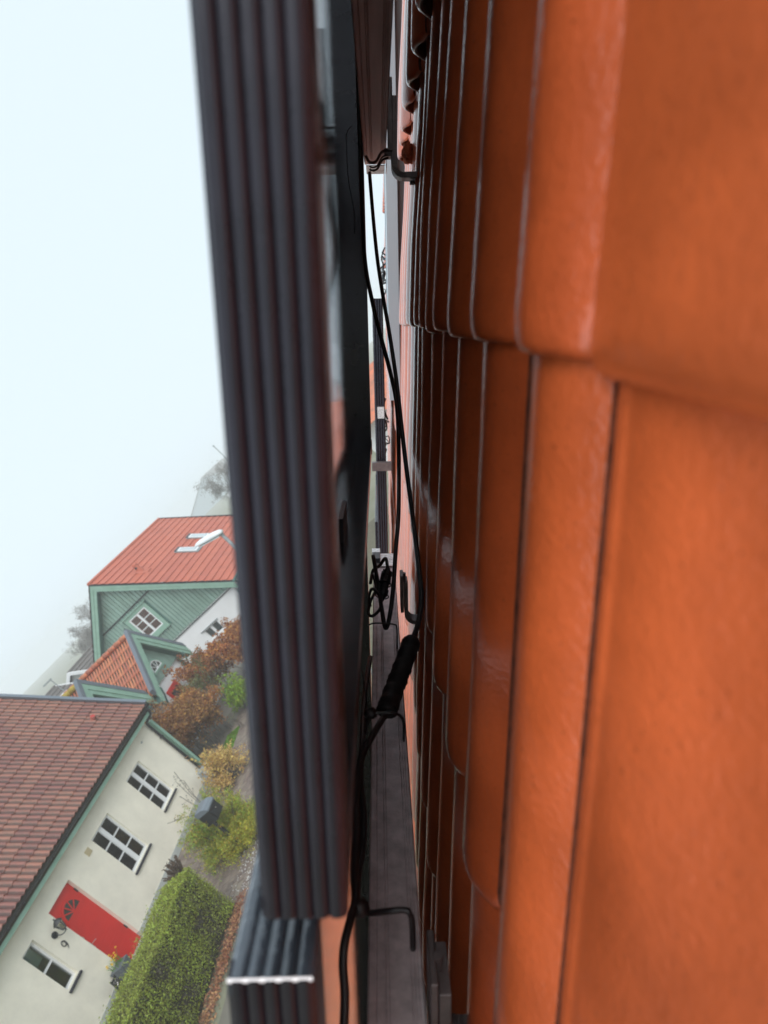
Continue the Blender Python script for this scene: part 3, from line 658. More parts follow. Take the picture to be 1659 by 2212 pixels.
# ------------------------------------------------------------------ mounting rails
def rail(v_face, side, u0, u1, w0, w1, label, m):
    """side +1: visible face looks to +v, -1: looks to -v"""
    root = thing('mounting_rail', 'R', (v_face, u0, w0), label, 'mounting rail')
    d = 0.038*side; h = w1-w0; s = side
    # outer profile (v,w) with fine grooves in the visible face
    pr = [(v_face-d, w0), (v_face-0.002*s, w0), (v_face, w0+0.0018)]
    for f in (0.10, 0.16, 0.22, 0.62, 0.68, 0.84):
        z = w0+h*f; pr += [(v_face, z-0.0006), (v_face-0.0009*s, z), (v_face, z+0.0006)]
    pr += [(v_face, w1-0.0015), (v_face-0.0015*s, w1), (v_face-0.013*s, w1), (v_face-0.013*s, w1-0.008), (v_face-0.025*s, w1-0.008), (v_face-0.025*s, w1), (v_face-d, w1)]
    if s > 0: pr = pr[::-1]
    part('rail_profile', MB().prism([(v, w) for v, w in pr], u0, u1, 1), m, root)
    return root
def hook(root, v_face, side, u, w0, vdown, th=0.006, wd=0.028, label=None, arm=True):
    """steel roof hook: comes out from below a tile, rises, turns upslope to the rail"""
    s = side
    wl = w0-0.010; ws = -0.064
    path = [(vdown+0.01, ws), (vdown, ws), (vdown-0.001, ws+0.006), (vdown-0.001, wl-0.012), (vdown+0.004, wl-0.004), (vdown+0.013, wl), (v_face+0.02, wl)]
    return path
def strip(pts, u0, u1, th):
    """bent flat bar: pts in (v,w), extruded along u"""
    P = [Vector((p[0], p[1])) for p in pts]; L_, R_ = [], []
    for i, p in enumerate(P):
        d = (P[min(i+1, len(P)-1)]-P[max(i-1, 0)]).normalized(); n = Vector((-d.y, d.x)); L_.append(p+n*th/2); R_.append(p-n*th/2)
    mb = MB()
    for i in range(len(P)-1):
        q = [L_[i], L_[i+1], R_[i+1], R_[i]]
        mb.hexa([(x.x, u0, x.y) for x in q]+[(x.x, u1, x.y) for x in q])
    return mb
def arc(c, r, a0, a1, n=7): return [(c[0]+r*math.cos(R(a0+(a1-a0)*i/n)), c[1]+r*math.sin(R(a0+(a1-a0)*i/n))) for i in range(n+1)]
r1 = rail(0.274, -1, -0.1, 1.385, -0.0215, 0.0170, 'upper aluminium mounting rail with cable tie near its sawn end', M['alu'])
r2 = rail(-0.51, 1, 0.16, 1.42, -0.0250, 0.0205, 'lower water-stained aluminium mounting rail carrying the cables', M['alu_dirty'])
# rail ends
part('end_cap', MB().box((0.272, 1.386, -0.0205), (0.2735, 1.46, 0.014)).box((0.271, 1.40, -0.0245), (0.30, 1.455, -0.0225)), M['alu_cut'], r1)
part('end_clamp', MB().box((-0.5085, 1.375, -0.024), (-0.506, 1.455, 0.010)).box((-0.5105, 1.435, 0.006), (-0.495, 1.46, 0.024)), M['alu_cut'], r2)
part('clamp_block', MB().box((-0.5045, 1.39, 0.006), (-0.494, 1.43, 0.0205)), M['dark'], r2)
def hook1():
    # upper hook under the top rail: foot goes beneath a tile
    th = 0.009; u0, u1 = 1.20, 1.235
    pts = [(0.222, -0.075), (0.222, -0.050)]+arc((0.237, -0.048), 0.015, 180, 90, 7)+[(0.335, -0.033)]
    h = part('roof_hook', strip(pts, u0, u1, th), M['steel'], r1); bevel(h, 0.0015)
    h2 = part('hook_plate', strip([(0.257, -0.0275), (0.36, -0.0275)], u0-0.002, u1+0.004, 0.008).box((0.250, u0+0.004, -0.033), (0.262, u1-0.004, -0.0175)), M['steel'], r1); bevel(h2, 0.001)
    part('bolt', MB().tube([(0.2155, (u0+u1)/2, -0.064), (0.210, (u0+u1)/2, -0.064)], 0.006, 8), M['steel'], h)
    cl = crom([(0.258, 1.20, -0.022), (0.252, 1.19, -0.012), (0.238, 1.18, -0.004), (0.236, 1.175, 0.006), (0.245, 1.173, 0.012)], 5)
    part('spring_clip', MB().tube(cl, 0.0022, 6).tube([p+Vector((-0.006, 0.004, -0.001)) for p in cl[:-4]], 0.0012, 5).tube([p+Vector((-0.010, 0.006, -0.001)) for p in cl[:-4]], 0.0018, 5), M['steel'], r1)
hook1()
def hook2(u0, u1, v_low, th=0.0065, vup=-0.43, rwid=-0.031):
    pts = [(v_low, -0.077), (v_low, -0.056)]+arc((v_low+0.016, -0.054), 0.016, 180, 90, 7)+[(vup, -0.038)]
    h = part('roof_hook', strip(pts, u0, u1, th), M['steel'], r2); bevel(h, 0.0012)
    h2 = part('hook_plate', strip([(v_low+0.02, rwid), (vup+0.012, rwid)], u0-0.002, u1, 0.0055), M['steel'], r2); bevel(h2, 0.001)
    part('bolt', MB().tube([(vup-0.004, (u0+u1)/2, -0.034), (vup+0.012, (u0+u1)/2, -0.034)], 0.0045, 6), M['steel'], h)
hook2(1.085, 1.115, -0.505)
hook2(0.385, 0.430, -0.555, th=0.009, vup=-0.475, rwid=-0.030)

# ------------------------------------------------------------------ cables (roof frame: v, u, w)
MC = np.array(cam_matrix())[:3, :3]; FC = 1480.0
Rr = np.array(Matrix.Rotation(-PITCH, 3, 'Y'))
RC = Rr.T@MC@np.diag([1, -1, -1])
def ray(x, y):
    """direction in the roof frame (v,u,w) of a sight line measured on the photograph"""
    return RC@np.array([x-829.5, y-1106.0, FC])
def pu(x, y, u):
    d = ray(x, y); k = u/d[1]; return (d[0]*k, u, d[2]*k)
def cable(name, pts, r, label, cat='cable', m='cable', n=8):
    P = crom([pu(*p) for p in pts], 6)
    return solo(name, MB().tube(P, r, n), M[m], 'R', tuple(P[0]), label, cat, smooth=True)
cable('cable', [(770, 60, 1.15), (781, 400, 1.2), (788, 560, 1.25), (805, 655, 1.22), (822, 725, 1.2), (842, 800, 1.2), (856, 868, 1.18), (861, 953, 1.16), (861, 1106, 1.12), (855, 1184, 1.08), (850, 1264, 1.04), (842, 1330, 1.02), (833, 1357, 1.02), (825, 1318, 1.05), (818, 1270, 1.10), (806, 1200, 1.15)], 0.0036,
      'black cable hanging in front of the lower rail, turning back at the clip')
cable('cable', [(798, 372, 1.36), (807, 480, 1.33), (816, 566, 1.28), (829, 650, 1.22), (840, 713, 1.18), (856, 820, 1.10), (874, 980, 1.0), (890, 1105, 0.92), (897, 1160, 0.87), (906, 1237, 0.83), (910, 1290, 0.80), (904, 1344, 0.77), (890, 1384, 0.74)], 0.0033,
      'wet black cable running down to the taped splice')
# taped splice
def splice():
    pts = crom([pu(891, 1378, 0.74), pu(884, 1400, 0.72), pu(868, 1445, 0.69), pu(851, 1490, 0.66), pu(838, 1528, 0.63), pu(834, 1545, 0.62)], 8)
    n = len(pts); rr = []
    for i in range(n):
        t = i/(n-1); r = 0.0088*(min(1, t/0.10)**0.6)*(min(1, (1-t)/0.08)**0.6)+0.002
        rr.append(r*(1+0.05*math.sin(i*1.3)+0.05*math.sin(i*2.9)))
    solo('taped_splice', MB().tube(pts, rr, 14), M['tape'], 'R', tuple(pts[0]), 'thick cable splice wrapped in black tape leaning across the lower rail', 'cable splice', smooth=True)
splice()
cable('cable', [(834, 1543, 0.62), (822, 1560, 0.60), (800, 1598, 0.57), (778, 1645, 0.54), (769, 1720, 0.50), (770, 1800, 0.47), (766, 1880, 0.44), (768, 1945, 0.41), (756, 1990, 0.39), (744, 2040, 0.375), (741, 2090, 0.365), (745, 2150, 0.355), (742, 2240, 0.34)], 0.0033,
      'black cable leading down from the taped splice past the knotted tie')
cable('cable', [(800, 1420, 0.9), (788, 1500, 0.78), (783, 1600, 0.66), (778, 1680, 0.60), (785, 1760, 0.55), (783, 1830, 0.52), (772, 1900, 0.48), (770, 1950, 0.45)], 0.0034,
      'second black cable tucked along the lower rail behind the first', )
def tie(pts, r, label, knot=None):
    P = crom([pu(*p) for p in pts], 6); mb = MB().tube(P, r, 6)
    root = thing('cable_tie', 'R', tuple(P[0]), label, 'cable tie')
    part('band', mb, M['cable'], root, smooth=True)
    if knot:
        kp = pu(*knot[:3]); lump(kp, knot[3], M['cable'], 'lock_head', root, n=6, seed=3)
tie([(764, 1968, 0.42), (780, 1970, 0.41), (800, 1972, 0.405), (840, 1968, 0.40), (875, 1966, 0.40), (886, 1975, 0.40), (891, 2000, 0.41), (892, 2050, 0.42)], 0.0023, 'black cable tie wrapped round the lower rail at its near end', (776, 1962, 0.405, 0.0065))
tie([(790, 1585, 0.60), (796, 1552, 0.60), (806, 1541, 0.60), (825, 1540, 0.60), (850, 1541, 0.60), (864, 1546, 0.61), (872, 1562, 0.62), (872, 1600, 0.63)], 0.0016, 'black cable tie holding the lower end of the taped splice', (800, 1541, 0.60, 0.006))
tie([(795, 1350, 1.0), (810, 1346, 0.99), (835, 1347, 0.99), (851, 1349, 0.99), (857, 1356, 0.99), (858, 1400, 1.0), (857, 1450, 1.0)], 0.0013, 'thin black tie round the lower rail beside the cable bend')
tie([(774, 268, 1.30), (783, 276, 1.28), (800, 279, 1.27), (825, 279, 1.27), (838, 275, 1.27), (843, 262, 1.27), (846, 235, 1.28), (845, 210, 1.28)], 0.0016, 'black tie looped round the upper rail near the roof hook')
tie([(759, 272, 0.9), (750, 285, 0.9), (748, 310, 0.9), (752, 380, 0.9), (760, 430, 0.9), (766, 465, 0.9), (766, 505, 0.9)], 0.0006, 'thin curled tail of a cable tie hanging below the upper panel')
tie([(783, 1450, 0.8), (788, 1490, 0.76), (795, 1530, 0.74), (800, 1541, 0.72)], 0.0010, 'thin stretched tie running up to the lower panel edge')
def connector():
    a, b = Vector(pu(838, 1228, 1.13)), Vector(pu(822, 1300, 1.08)); d = (b-a)
    root = thing('cable_connector', 'R', tuple(a), 'pair of black plug connectors tied to the lower rail', 'cable connector')
    def seg(t0, t1, r0, r1_=None, n=10): return ([a+d*t0, a+d*t1], [r0, r1_ or r0], n)
    for nm, parts_ in (('socket', [(0, .10, .0045, .006), (.10, .24, .0085, .0085), (.26, .46, .0095, .0095)]), ('plug', [(.48, .64, .008, .008), (.66, .80, .0095, .009), (.80, 1.0, .0075, .004)])):
        mb = MB()
        for t0, t1, q0, q1 in parts_: mb.tube([a+d*t0, a+d*t1], [q0, q1], 10)
        for k in range(6):
            an = k*math.pi/3; o = d.orthogonal().normalized(); o2 = d.normalized().cross(o)
            off = (o*math.cos(an)+o2*math.sin(an))*0.009; mb.tube([a+d*(parts_[1][0])+off, a+d*(parts_[1][1])+off], 0.0016, 4)
        part(nm, mb, M['dark'], root, smooth=False)
    pts = crom([(a), a+Vector((0.012, 0.02, 0.004)), Vector(pu(820, 1222, 1.16)), Vector(pu(806, 1232, 1.18)), Vector(pu(800, 1260, 1.15))], 6)
    part('lead', MB().tube(pts, 0.003, 7), M['cable'], root, smooth=True)
    for t in (0.47, 0.82): 
        c = a+d*t; o = d.orthogonal().normalized(); o2 = d.normalized().cross(o)
        part('tie_band', MB().tube([c+(o*math.cos(x)+o2*math.sin(x))*0.0115 for x in np.linspace(0, 2*math.pi, 14)[:-1]], 0.0011, 5, closed=True), M['cable'], root)
connector()
cable('cable', [(805, 1240, 1.15), (812, 1270, 1.12), (800, 1300, 1.08), (796, 1325, 1.05), (806, 1330, 1.04), (822, 1312, 1.05), (818, 1285, 1.06), (804, 1272, 1.08), (797, 1290, 1.08), (800, 1310, 1.07)], 0.0026, 'black cable coiled in small loops beside the plug connectors')
# the tangle of wires under the distant panels
def tangle():
    rd = random.Random(5); root = thing('wire_bundle', 'R', pu(835, 930, 2.9), 'tangle of thin black wires hanging under the distant panels', 'wires')
    def w(x0, x1, y0, y1, k, r, seed):
        rd = random.Random(seed); mb = MB()
        for i in range(k):
            y = y0+(y1-y0)*i/k; pts = [pu(x0+rd.uniform(-1, 5), y+rd.uniform(-8, 8), 2.8), pu(rd.uniform(x0+3, x1), y+rd.uniform(-12, 12), 2.75), pu(rd.uniform(x0+2, x1), y+rd.uniform(0, 22), 2.8), pu(x0+rd.uniform(-1, 8), y+rd.uniform(5, 26), 2.85)]
            mb.tube(crom(pts, 4), r*rd.uniform(.5, 1.4), 5)
        return mb
    part('wires', w(823, 842, 870, 985, 14, 0.0035, 4), M['cable'], root)
    part('wires', w(822, 838, 540, 632, 10, 0.003, 6), M['cable'], root)
    part('clamp', MB().box(pu(804, 1018, 2.60), tuple(np.array(pu(845, 996, 2.63)))), M['steel'], root)
tangle()

# ------------------------------------------------------------------ generic window
def window(parent, kind, base, a0, a1, z0, z1, cols, rows, depth=0.10, mid=None, fw=0.06, barw=0.035, room=True, blind=None, frame_m='white', sill=True, curtain=None):
    B = plane_boxes(kind); n0 = -depth-0.06; n1 = -depth
    fr = MB()
    B(fr, base, a0, a1, z0, z0+fw, n0, n1); B(fr, base, a0, a1, z1-fw, z1, n0, n1)
    B(fr, base, a0, a0+fw, z0+fw, z1-fw, n0, n1); B(fr, base, a1-fw, a1, z0+fw, z1-fw, n0, n1)
    f = part('window', fr, M[frame_m], parent)
    ia0, ia1, iz0, iz1 = a0+fw, a1-fw, z0+fw, z1-fw
    gb = MB(); cells = []
    cw = (ia1-ia0)/cols; ch = (iz1-iz0)/rows
    for c in range(1, cols):
        bw = (mid or barw); x = ia0+cw*c; B(gb, base, x-bw/2, x+bw/2, iz0, iz1, n0+0.004, n1-0.003)
    for r in range(1, rows):
        z = iz0+ch*r
        for c in range(cols):
            xa = ia0+cw*c+(0 if c == 0 else (mid or barw)/2); xb = ia0+cw*(c+1)-(0 if c == cols-1 else (mid or barw)/2)
            B(gb, base, xa, xb, z-barw/2, z+barw/2, n0+0.008, n1-0.006)
    if gb.v: part('glazing_bars', gb, M[frame_m], f)
    for c in range(cols):
        for r in range(rows):
            g = MB(); xa = ia0+cw*c+(0 if c == 0 else (mid or barw)/2); xb = ia0+cw*(c+1)-(0 if c == cols-1 else (mid or barw)/2)
            za = iz0+ch*r+(0 if r == 0 else barw/2); zb = iz0+ch*(r+1)-(0 if r == rows-1 else barw/2)
            B(g, base, xa, xb, za, zb, n0+0.020, n0+0.026); part('pane', g, M['glass'], f)
    if sill:
        s = MB()
        if kind == 'S': s.hexa([(base-0.10, a0-0.03, z0-0.05), (base+0.05, a0-0.03, z0-0.075), (base+0.05, a1+0.03, z0-0.075), (base-0.10, a1+0.03, z0-0.05), (base-0.10, a0-0.03, z0-0.001), (base+0.05, a0-0.03, z0-0.03), (base+0.05, a1+0.03, z0-0.03), (base-0.10, a1+0.03, z0-0.001)])
        else: s.hexa([(a0-0.05, base-0.06, z0-0.07), (a1+0.05, base-0.06, z0-0.07), (a1+0.05, base+0.10, z0-0.05), (a0-0.05, base+0.10, z0-0.05), (a0-0.05, base-0.06, z0-0.03), (a1+0.05, base-0.06, z0-0.03), (a1+0.05, base+0.10, z0-0.001), (a0-0.05, base+0.10, z0-0.001)])
        part('sill', s, M['sill' if kind == 'S' else 'greend'], f)
    if room:
        rm = MB(); k = 0.9
        B(rm, base, a0-0.25, a1+0.25, z0-0.2, z1+0.1, n0-k, n0-k+0.02); B(rm, base, a0-0.27, a0-0.25, z0-0.2, z1+0.1, n0-k, n0-0.09); B(rm, base, a1+0.25, a1+0.27, z0-0.2, z1+0.1, n0-k, n0-0.09)
        B(rm, base, a0-0.25, a1+0.25, z0-0.22, z0-0.2, n0-k, n0-0.09); B(rm, base, a0-0.25, a1+0.25, z1+0.1, z1+0.12, n0-k, n0-0.09)
        part('room_interior', rm, M['room'], f)
    if blind:
        bl = MB(); B(bl, base, ia0, ia1, iz1-(iz1-iz0)*blind, iz1, n0-0.06, n0-0.05); part('blind', bl, M['blind'], f)
    if curtain:
        cm = MB(); nn = 40; x = np.linspace(ia0, ia1, nn)
        for i in range(nn-1):
            d0, d1 = 0.02*math.sin(i*1.5), 0.02*math.sin((i+1)*1.5)
            if kind == 'T': cm.add([(x[i], base-n0-0.014+d0*.3, iz0), (x[i+1], base-n0-0.014+d1*.3, iz0), (x[i+1], base-n0-0.014+d1*.3, iz1), (x[i], base-n0-0.014+d0*.3, iz1)], [(0, 1, 2, 3)])
        part('curtain', cm, M[curtain], f)
    return f

# ------------------------------------------------------------------ cream house with the red door
def cream_house():
    FS = -15.0; T0, T1 = 3.0, 17.27
    root = thing('cream_house', 'E', (-19.5, 10.0, GZ), 'cream rendered house with a red front door and brown pantile roof', 'house')
    doorh = (10.93, 11.83, GZ, 2.46); W1 = (15.10, 15.97, 1.09, 2.45); W2 = (13.0, 13.92, 1.06, 2.46); W3 = (9.88, 10.30, 1.25, 2.47)
    part('wall', wall_holes('S', FS, T0, T1, GZ+0.18, 3.05, [(doorh[0], doorh[1], GZ+0.18, 2.46), W1, W2, W3], 0.17), M['render'], root)
    part('wall', MB().box((-24, T1-0.17, GZ+0.18), (FS-0.1701, T1, 3.05)).prism([(-24, 3.05), (FS-0.171, 3.05), (-19.5, 7.4)], T1-0.17, T1-0.005, 1), M['render'], root)
    part('plinth', MB().box((FS-0.17, T0, GZ-0.05), (FS+0.012, doorh[0], GZ+0.18)).box((FS-0.17, doorh[1], GZ-0.05), (FS+0.012, T1, GZ+0.18)), M['plinth'], root)
    part('fixing_plate', MB().box((FS, 16.55, 2.62), (FS+0.012, 16.62, 2.66)), M['galv'], root)
    # door
    d = part('door', MB().box((FS-0.16, doorh[0], GZ+0.03), (FS-0.11, doorh[1], 2.46)), M['red'], root, label='bright red front door with a half-round window')
    a0, a1 = doorh[0], doorh[1]; w = a1-a0; cz = 1.94; ca = (a0+a1)/2; rr = 0.29
    pn = MB()
    def fan(r_, n0, n1, mb, z=cz):
        pts = [(ca+r_*math.cos(x), z+r_*math.sin(x)) for x in np.linspace(0, math.pi, 17)]
        n = len(pts); vs = [(FS+n0, p[0], p[1]) for p in pts]+[(FS+n1, p[0], p[1]) for p in pts]
        mb.add(vs, [tuple(range(n)), tuple(range(n, 2*n))[::-1]]+[(i, (i+1) % n, (i+1) % n+n, i+n)[::-1] for i in range(n)])
    fan(rr, -0.1095, -0.106, pn); part('fanlight_pane', pn, mat('dark_door_glass', (0.055, 0.055, 0.05), rough=0.1, spec=0.7, var=0.4, scale=12), d)
    fb = MB(); ring = [(FS-0.102, ca+rr*math.cos(x), cz+rr*math.sin(x)) for x in np.linspace(0, math.pi, 19)]
    for q in range(18):
        p, r_ = Vector(ring[q]), Vector(ring[q+1]); c0 = Vector((FS-0.102, ca, cz))
        o1 = (p-c0).normalized()*0.028; o2 = (r_-c0).normalized()*0.028; e = Vector((0.009, 0, 0))
        fb.hexa([p-o1-e, p+o1-e, r_+o2-e, r_-o2-e, p-o1+e, p+o1+e, r_+o2+e, r_-o2+e])
    fb.box((FS-0.110, ca-rr-0.05, cz-0.055), (FS-0.090, ca+rr+0.05, cz))
    for an in (36, 72, 108, 144):
        dv = Vector((0, math.cos(R(an)), math.sin(R(an)))); pv = Vector((0, -dv.z, dv.y))*0.014; c0 = Vector((FS-0.102, ca, cz)); e = Vector((0.006, 0, 0)); q = c0+dv*rr
        fb.hexa([c0-pv-e, c0+pv-e, q+pv-e, q-pv-e, c0-pv+e, c0+pv+e, q+pv+e, q-pv+e])
    part('fanlight_bars', fb, M['red'], d)
    for za, zb, l in [(1.70, 1.70, .55), (1.60, 1.6, .40), (1.22, 1.22, .45), (1.16, 1.16, .60), (1.04, 1.04, .52), (0.96, .96, .45), (0.80, .80, .45), (0.72, 0.72, .60), (0.55, .55, .5)]:
        part('door_moulding', MB().box((FS-0.1098, ca-w*l/2+0.02, za-0.006), (FS-0.1055, ca+w*l/2+0.02, za+0.006)), M['red'], d)
    h = MB().box((FS-0.11, a0+0.05, 1.10), (FS-0.102, a0+0.085, 1.30)).tube(crom([(FS-0.10, a0+0.067, 1.22), (FS-0.05, a0+0.067, 1.225), (FS-0.045, a0+0.09, 1.225), (FS-0.045, a0+0.19, 1.20)], 4), 0.008, 8)
    h.box((FS-0.11, a0+0.04, 1.42), (FS-0.100, a0+0.09, 1.50)).tube([(FS-0.11, a0+0.065, 1.46), (FS-0.085, a0+0.065, 1.46)], 0.02, 10)
    part('handle', h, M['chrome'], d)
    for z in (2.15, 0.65): part('hinge', MB().box((FS-0.112, a1-0.035, z-0.06), (FS-0.093, a1-0.004, z+0.06)), M['dark'], d)
    part('threshold', MB().box((FS-0.17, a0, GZ-0.04), (FS+0.03, a1, GZ+0.028)), M['plinth'], root)
    # windows
    def vents(f, a0, a1, z): 
        for q in (0.15, 0.78): part('trickle_vent', MB().box((FS-0.10, a0+(a1-a0)*0.93, z-0.55*q-0.10), (FS-0.092, a0+(a1-a0)*0.965, z-0.55*q)), M['galv'], f)
    f = window(root, 'S', FS, *W1, 2, 3, depth=0.07, mid=0.13, fw=0.055, barw=0.035); vents(f, W1[0], W1[1], W1[3])
    part('red_sticker', MB().box((FS-0.125, 15.80, 1.24), (FS-0.1225, 15.86, 1.29)), M['red'], f, label='small red sticker inside the pane')
    f = window(root, 'S', FS, *W2, 2, 3, depth=0.07, mid=0.14, fw=0.055, barw=0.035); vents(f, W2[0], W2[1], W2[3])
    window(root, 'S', FS, *W3, 1, 2, depth=0.09, fw=0.05, barw=0.045, blind=0.35)
    part('air_vent', MB().box((FS, 12.60, 2.30), (FS+0.015, 12.78, 2.46)), M['beige'], root)
    sl = MB()
    for k in range(5): sl.box((FS+0.015, 12.615, 2.32+k*0.027), (FS+0.022, 12.765, 2.335+k*0.027))
    part('vent_slats', sl, M['beige'], root)
    # house number 9
    c = Vector((FS+0.016, 10.585, 1.83)); pts = [c+Vector((0, 0.050*math.cos(x), 0.062*math.sin(x))) for x in np.linspace(R(-20), R(340), 22)]
    n9 = MB().tube(pts, [0.013+0.004*math.cos(x) for x in np.linspace(0, 6.28, 22)], 6, closed=True)
    tail = crom([c+Vector((0, 0.050, 0.005)), c+Vector((0, 0.048, -0.05)), c+Vector((0, 0.03, -0.10)), c+Vector((0, -0.01, -0.135)), c+Vector((0, -0.035, -0.145))], 5)
    n9.tube(tail, [0.015-0.0006*i for i in range(len(tail))], 6)
    part('house_number', n9, M['dark'], root, label='black figure 9 fixed to the wall')
    # eaves
    eS = FS+0.36
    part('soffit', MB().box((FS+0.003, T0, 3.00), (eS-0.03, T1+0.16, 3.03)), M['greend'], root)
    part('fascia', MB().box((eS-0.03, T0, 2.97), (eS, T1+0.18, 3.20)), M['green'], root)
    gu = MB(); cx_, cz_ = eS+0.065, 3.20
    pr = [(cx_+0.06*math.cos(a), cz_+0.06*math.sin(a)) for a in np.linspace(math.pi, 2*math.pi, 10)]+[(cx_+0.052*math.cos(a), cz_+0.052*math.sin(a)) for a in np.linspace(2*math.pi, math.pi, 10)]
    gu.prism(pr, T0, T1+0.2, 1); part('gutter', gu, M['gutter'], root)
    br = MB()
    for k in range(15): br.box((eS, T1-0.2-k*0.6, 3.12), (eS+0.13, T1-0.17-k*0.6, 3.145))
    part('gutter_brackets', br, M['gutter'], root, kind='stuff')
    dp = crom([(eS+0.065, 17.33, 3.15), (eS+0.06, 17.33, 3.06), (eS+0.02, 17.31, 2.96), (FS+0.12, 17.26, 2.86), (FS+0.07, 17.24, 2.78), (FS+0.06, 17.235, 2.6)], 6)+[Vector((FS+0.06, 17.235, GZ+0.1))]
    dn = part('downpipe', MB().tube(dp, 0.042, 10), M['gutter'], root, smooth=True)
    for z in (2.2, 1.2): part('bracket', MB().tube([(FS, 17.235, z), (FS+0.10, 17.235, z)], 0.05, 8), M['gutter'], dn)
    # verge metal and bargeboard at the far gable
    q = R(45); e0 = (FS+0.44, 3.27)
    def vpt(d, off=0.0): return (e0[0]-d*math.cos(q)-off*math.sin(q)*-1, e0[1]+d*math.sin(q)+off*math.cos(q))
    a, b = vpt(-0.02, 0.10), vpt(6.9, 0.10); a2, b2 = vpt(-0.02, -0.10), vpt(6.9, -0.10)
    part('verge_trim', MB().hexa([(a2[0], T1+0.16, a2[1]), (b2[0], T1+0.16, b2[1]), (b2[0], T1+0.21, b2[1]), (a2[0], T1+0.21, a2[1]), (a[0], T1+0.10, a[1]), (b[0], T1+0.10, b[1]), (b[0], T1+0.23, b[1]), (a[0], T1+0.23, a[1])]), M['verge'], root)
    a, b = vpt(0.0, -0.10), vpt(6.9, -0.10); a2, b2 = vpt(0.0, -0.32), vpt(6.9, -0.32)
    part('bargeboard', MB().hexa([(a2[0], T1+0.15, a2[1]), (b2[0], T1+0.15, b2[1]), (b2[0], T1+0.19, b2[1]), (a2[0], T1+0.19, a2[1]), (a[0], T1+0.15, a[1]), (b[0], T1+0.15, b[1]), (b[0], T1+0.19, b[1]), (a[0], T1+0.19, a[1])]), M['green'], root)
    # roof deck and tiles
    n_ = 6.9
    dk = [(e0[0]-0.06, e0[1]-0.08), (e0[0]-0.06-n_*math.cos(q), e0[1]-0.08+n_*math.sin(q)), (e0[0]-0.10-n_*math.cos(q), e0[1]-0.16+n_*math.sin(q)), (e0[0]-0.06, e0[1]-0.20)]
    part('roof_deck', MB().prism(dk[::-1], T0, T1+0.14, 1), M['hedgecore'], root)
    back = (e0[0]-n_*math.cos(q), e0[1]+n_*math.sin(q))
    part('rear_roof', MB().prism([back, (back[0]-4.8, back[1]-4.8), (back[0]-4.8, back[1]-5.0), (back[0]-0.1, back[1]-0.2)], T0, T1+0.2, 1), M['h1tile'], root)
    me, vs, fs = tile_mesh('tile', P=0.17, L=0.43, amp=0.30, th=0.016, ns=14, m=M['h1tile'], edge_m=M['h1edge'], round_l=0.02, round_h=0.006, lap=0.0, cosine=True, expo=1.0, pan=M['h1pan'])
    cov = 0.34; nn = 0; stuff = MB()
    basis = Matrix(((-math.cos(q), 0, math.sin(q), 0), (0, 1, 0, 0), (math.sin(q), 0, math.cos(q), 0), (0, 0, 0, 1)))
    # tile axes: x upslope, y along t, z normal; (x,y,z) must be right handed -> mirror handled by rotating 180 about normal
    basis = Matrix(((-math.cos(q), 0, math.sin(q)), (0, -1, 0), (math.sin(q), 0, math.cos(q))))
    tl = Matrix.Rotation(R(4.2), 3, 'Y')
    cells = []
    for c in range(0, 18):
        for k in range(0, 34):
            t = T1+0.15-k*cov; d = c*GAUGE
            if t < 5.5: continue
            vis = (t > 8.9) and (c < 12)
            cells.append((0 if vis else 1, c+k*0.3, c, k, t, d))
    cells.sort()
    for i, (_, _, c, k, t, d) in enumerate(cells):
        jit = Matrix.Rotation(random.uniform(-.006, .006), 3, 'Z')@Matrix.Rotation(random.uniform(-.006, .006), 3, 'Y')
        Mx = basis@tl@jit; loc = Vector((e0[0]-d*math.cos(q)+0.02*math.sin(q), t+random.uniform(-.004, .004), e0[1]+d*math.sin(q)+0.02*math.cos(q)))
        skip = (c in (5, 6) and 8.95 < t < 9.9)
        if skip: continue
        if nn < 300:
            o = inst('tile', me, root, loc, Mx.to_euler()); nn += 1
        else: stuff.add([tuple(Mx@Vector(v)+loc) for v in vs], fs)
    if stuff.v: part('roof_tiles', stuff, M['h1tile'], root, kind='stuff')
    # terracotta vent pipe in the roof
    def onroof(d, t, h): return Vector((e0[0]-d*math.cos(q)+h*math.sin(q), t, e0[1]+d*math.sin(q)+h*math.cos(q)))
    nrm = Vector((math.sin(q), 0, math.cos(q)))
    vp = MB().tube([onroof(1.25, 16.6, 0.0), onroof(1.25, 16.6, 0.10)], 0.075, 12); 
    part('roof_vent', vp, mat('pinkish_vent_clay', (0.40, 0.10, 0.07), rough=0.6), root, label='round terracotta vent in the roof')
    part('vent_mouth', MB().tube([onroof(1.25, 16.6, 0.101), onroof(1.25, 16.6, 0.104)], 0.055, 12), M['maroon'], root)
    fl = MB(); p = [onroof(1.80, 9.0, 0.03), onroof(1.80, 9.85, 0.03), onroof(2.5, 9.85, 0.03), onroof(2.5, 9.0, 0.03)]; p2 = [x+nrm*0.06 for x in p]
    fl.hexa(p+p2); part('roof_window', fl, M['greend'], root)
    return root
cream_house()
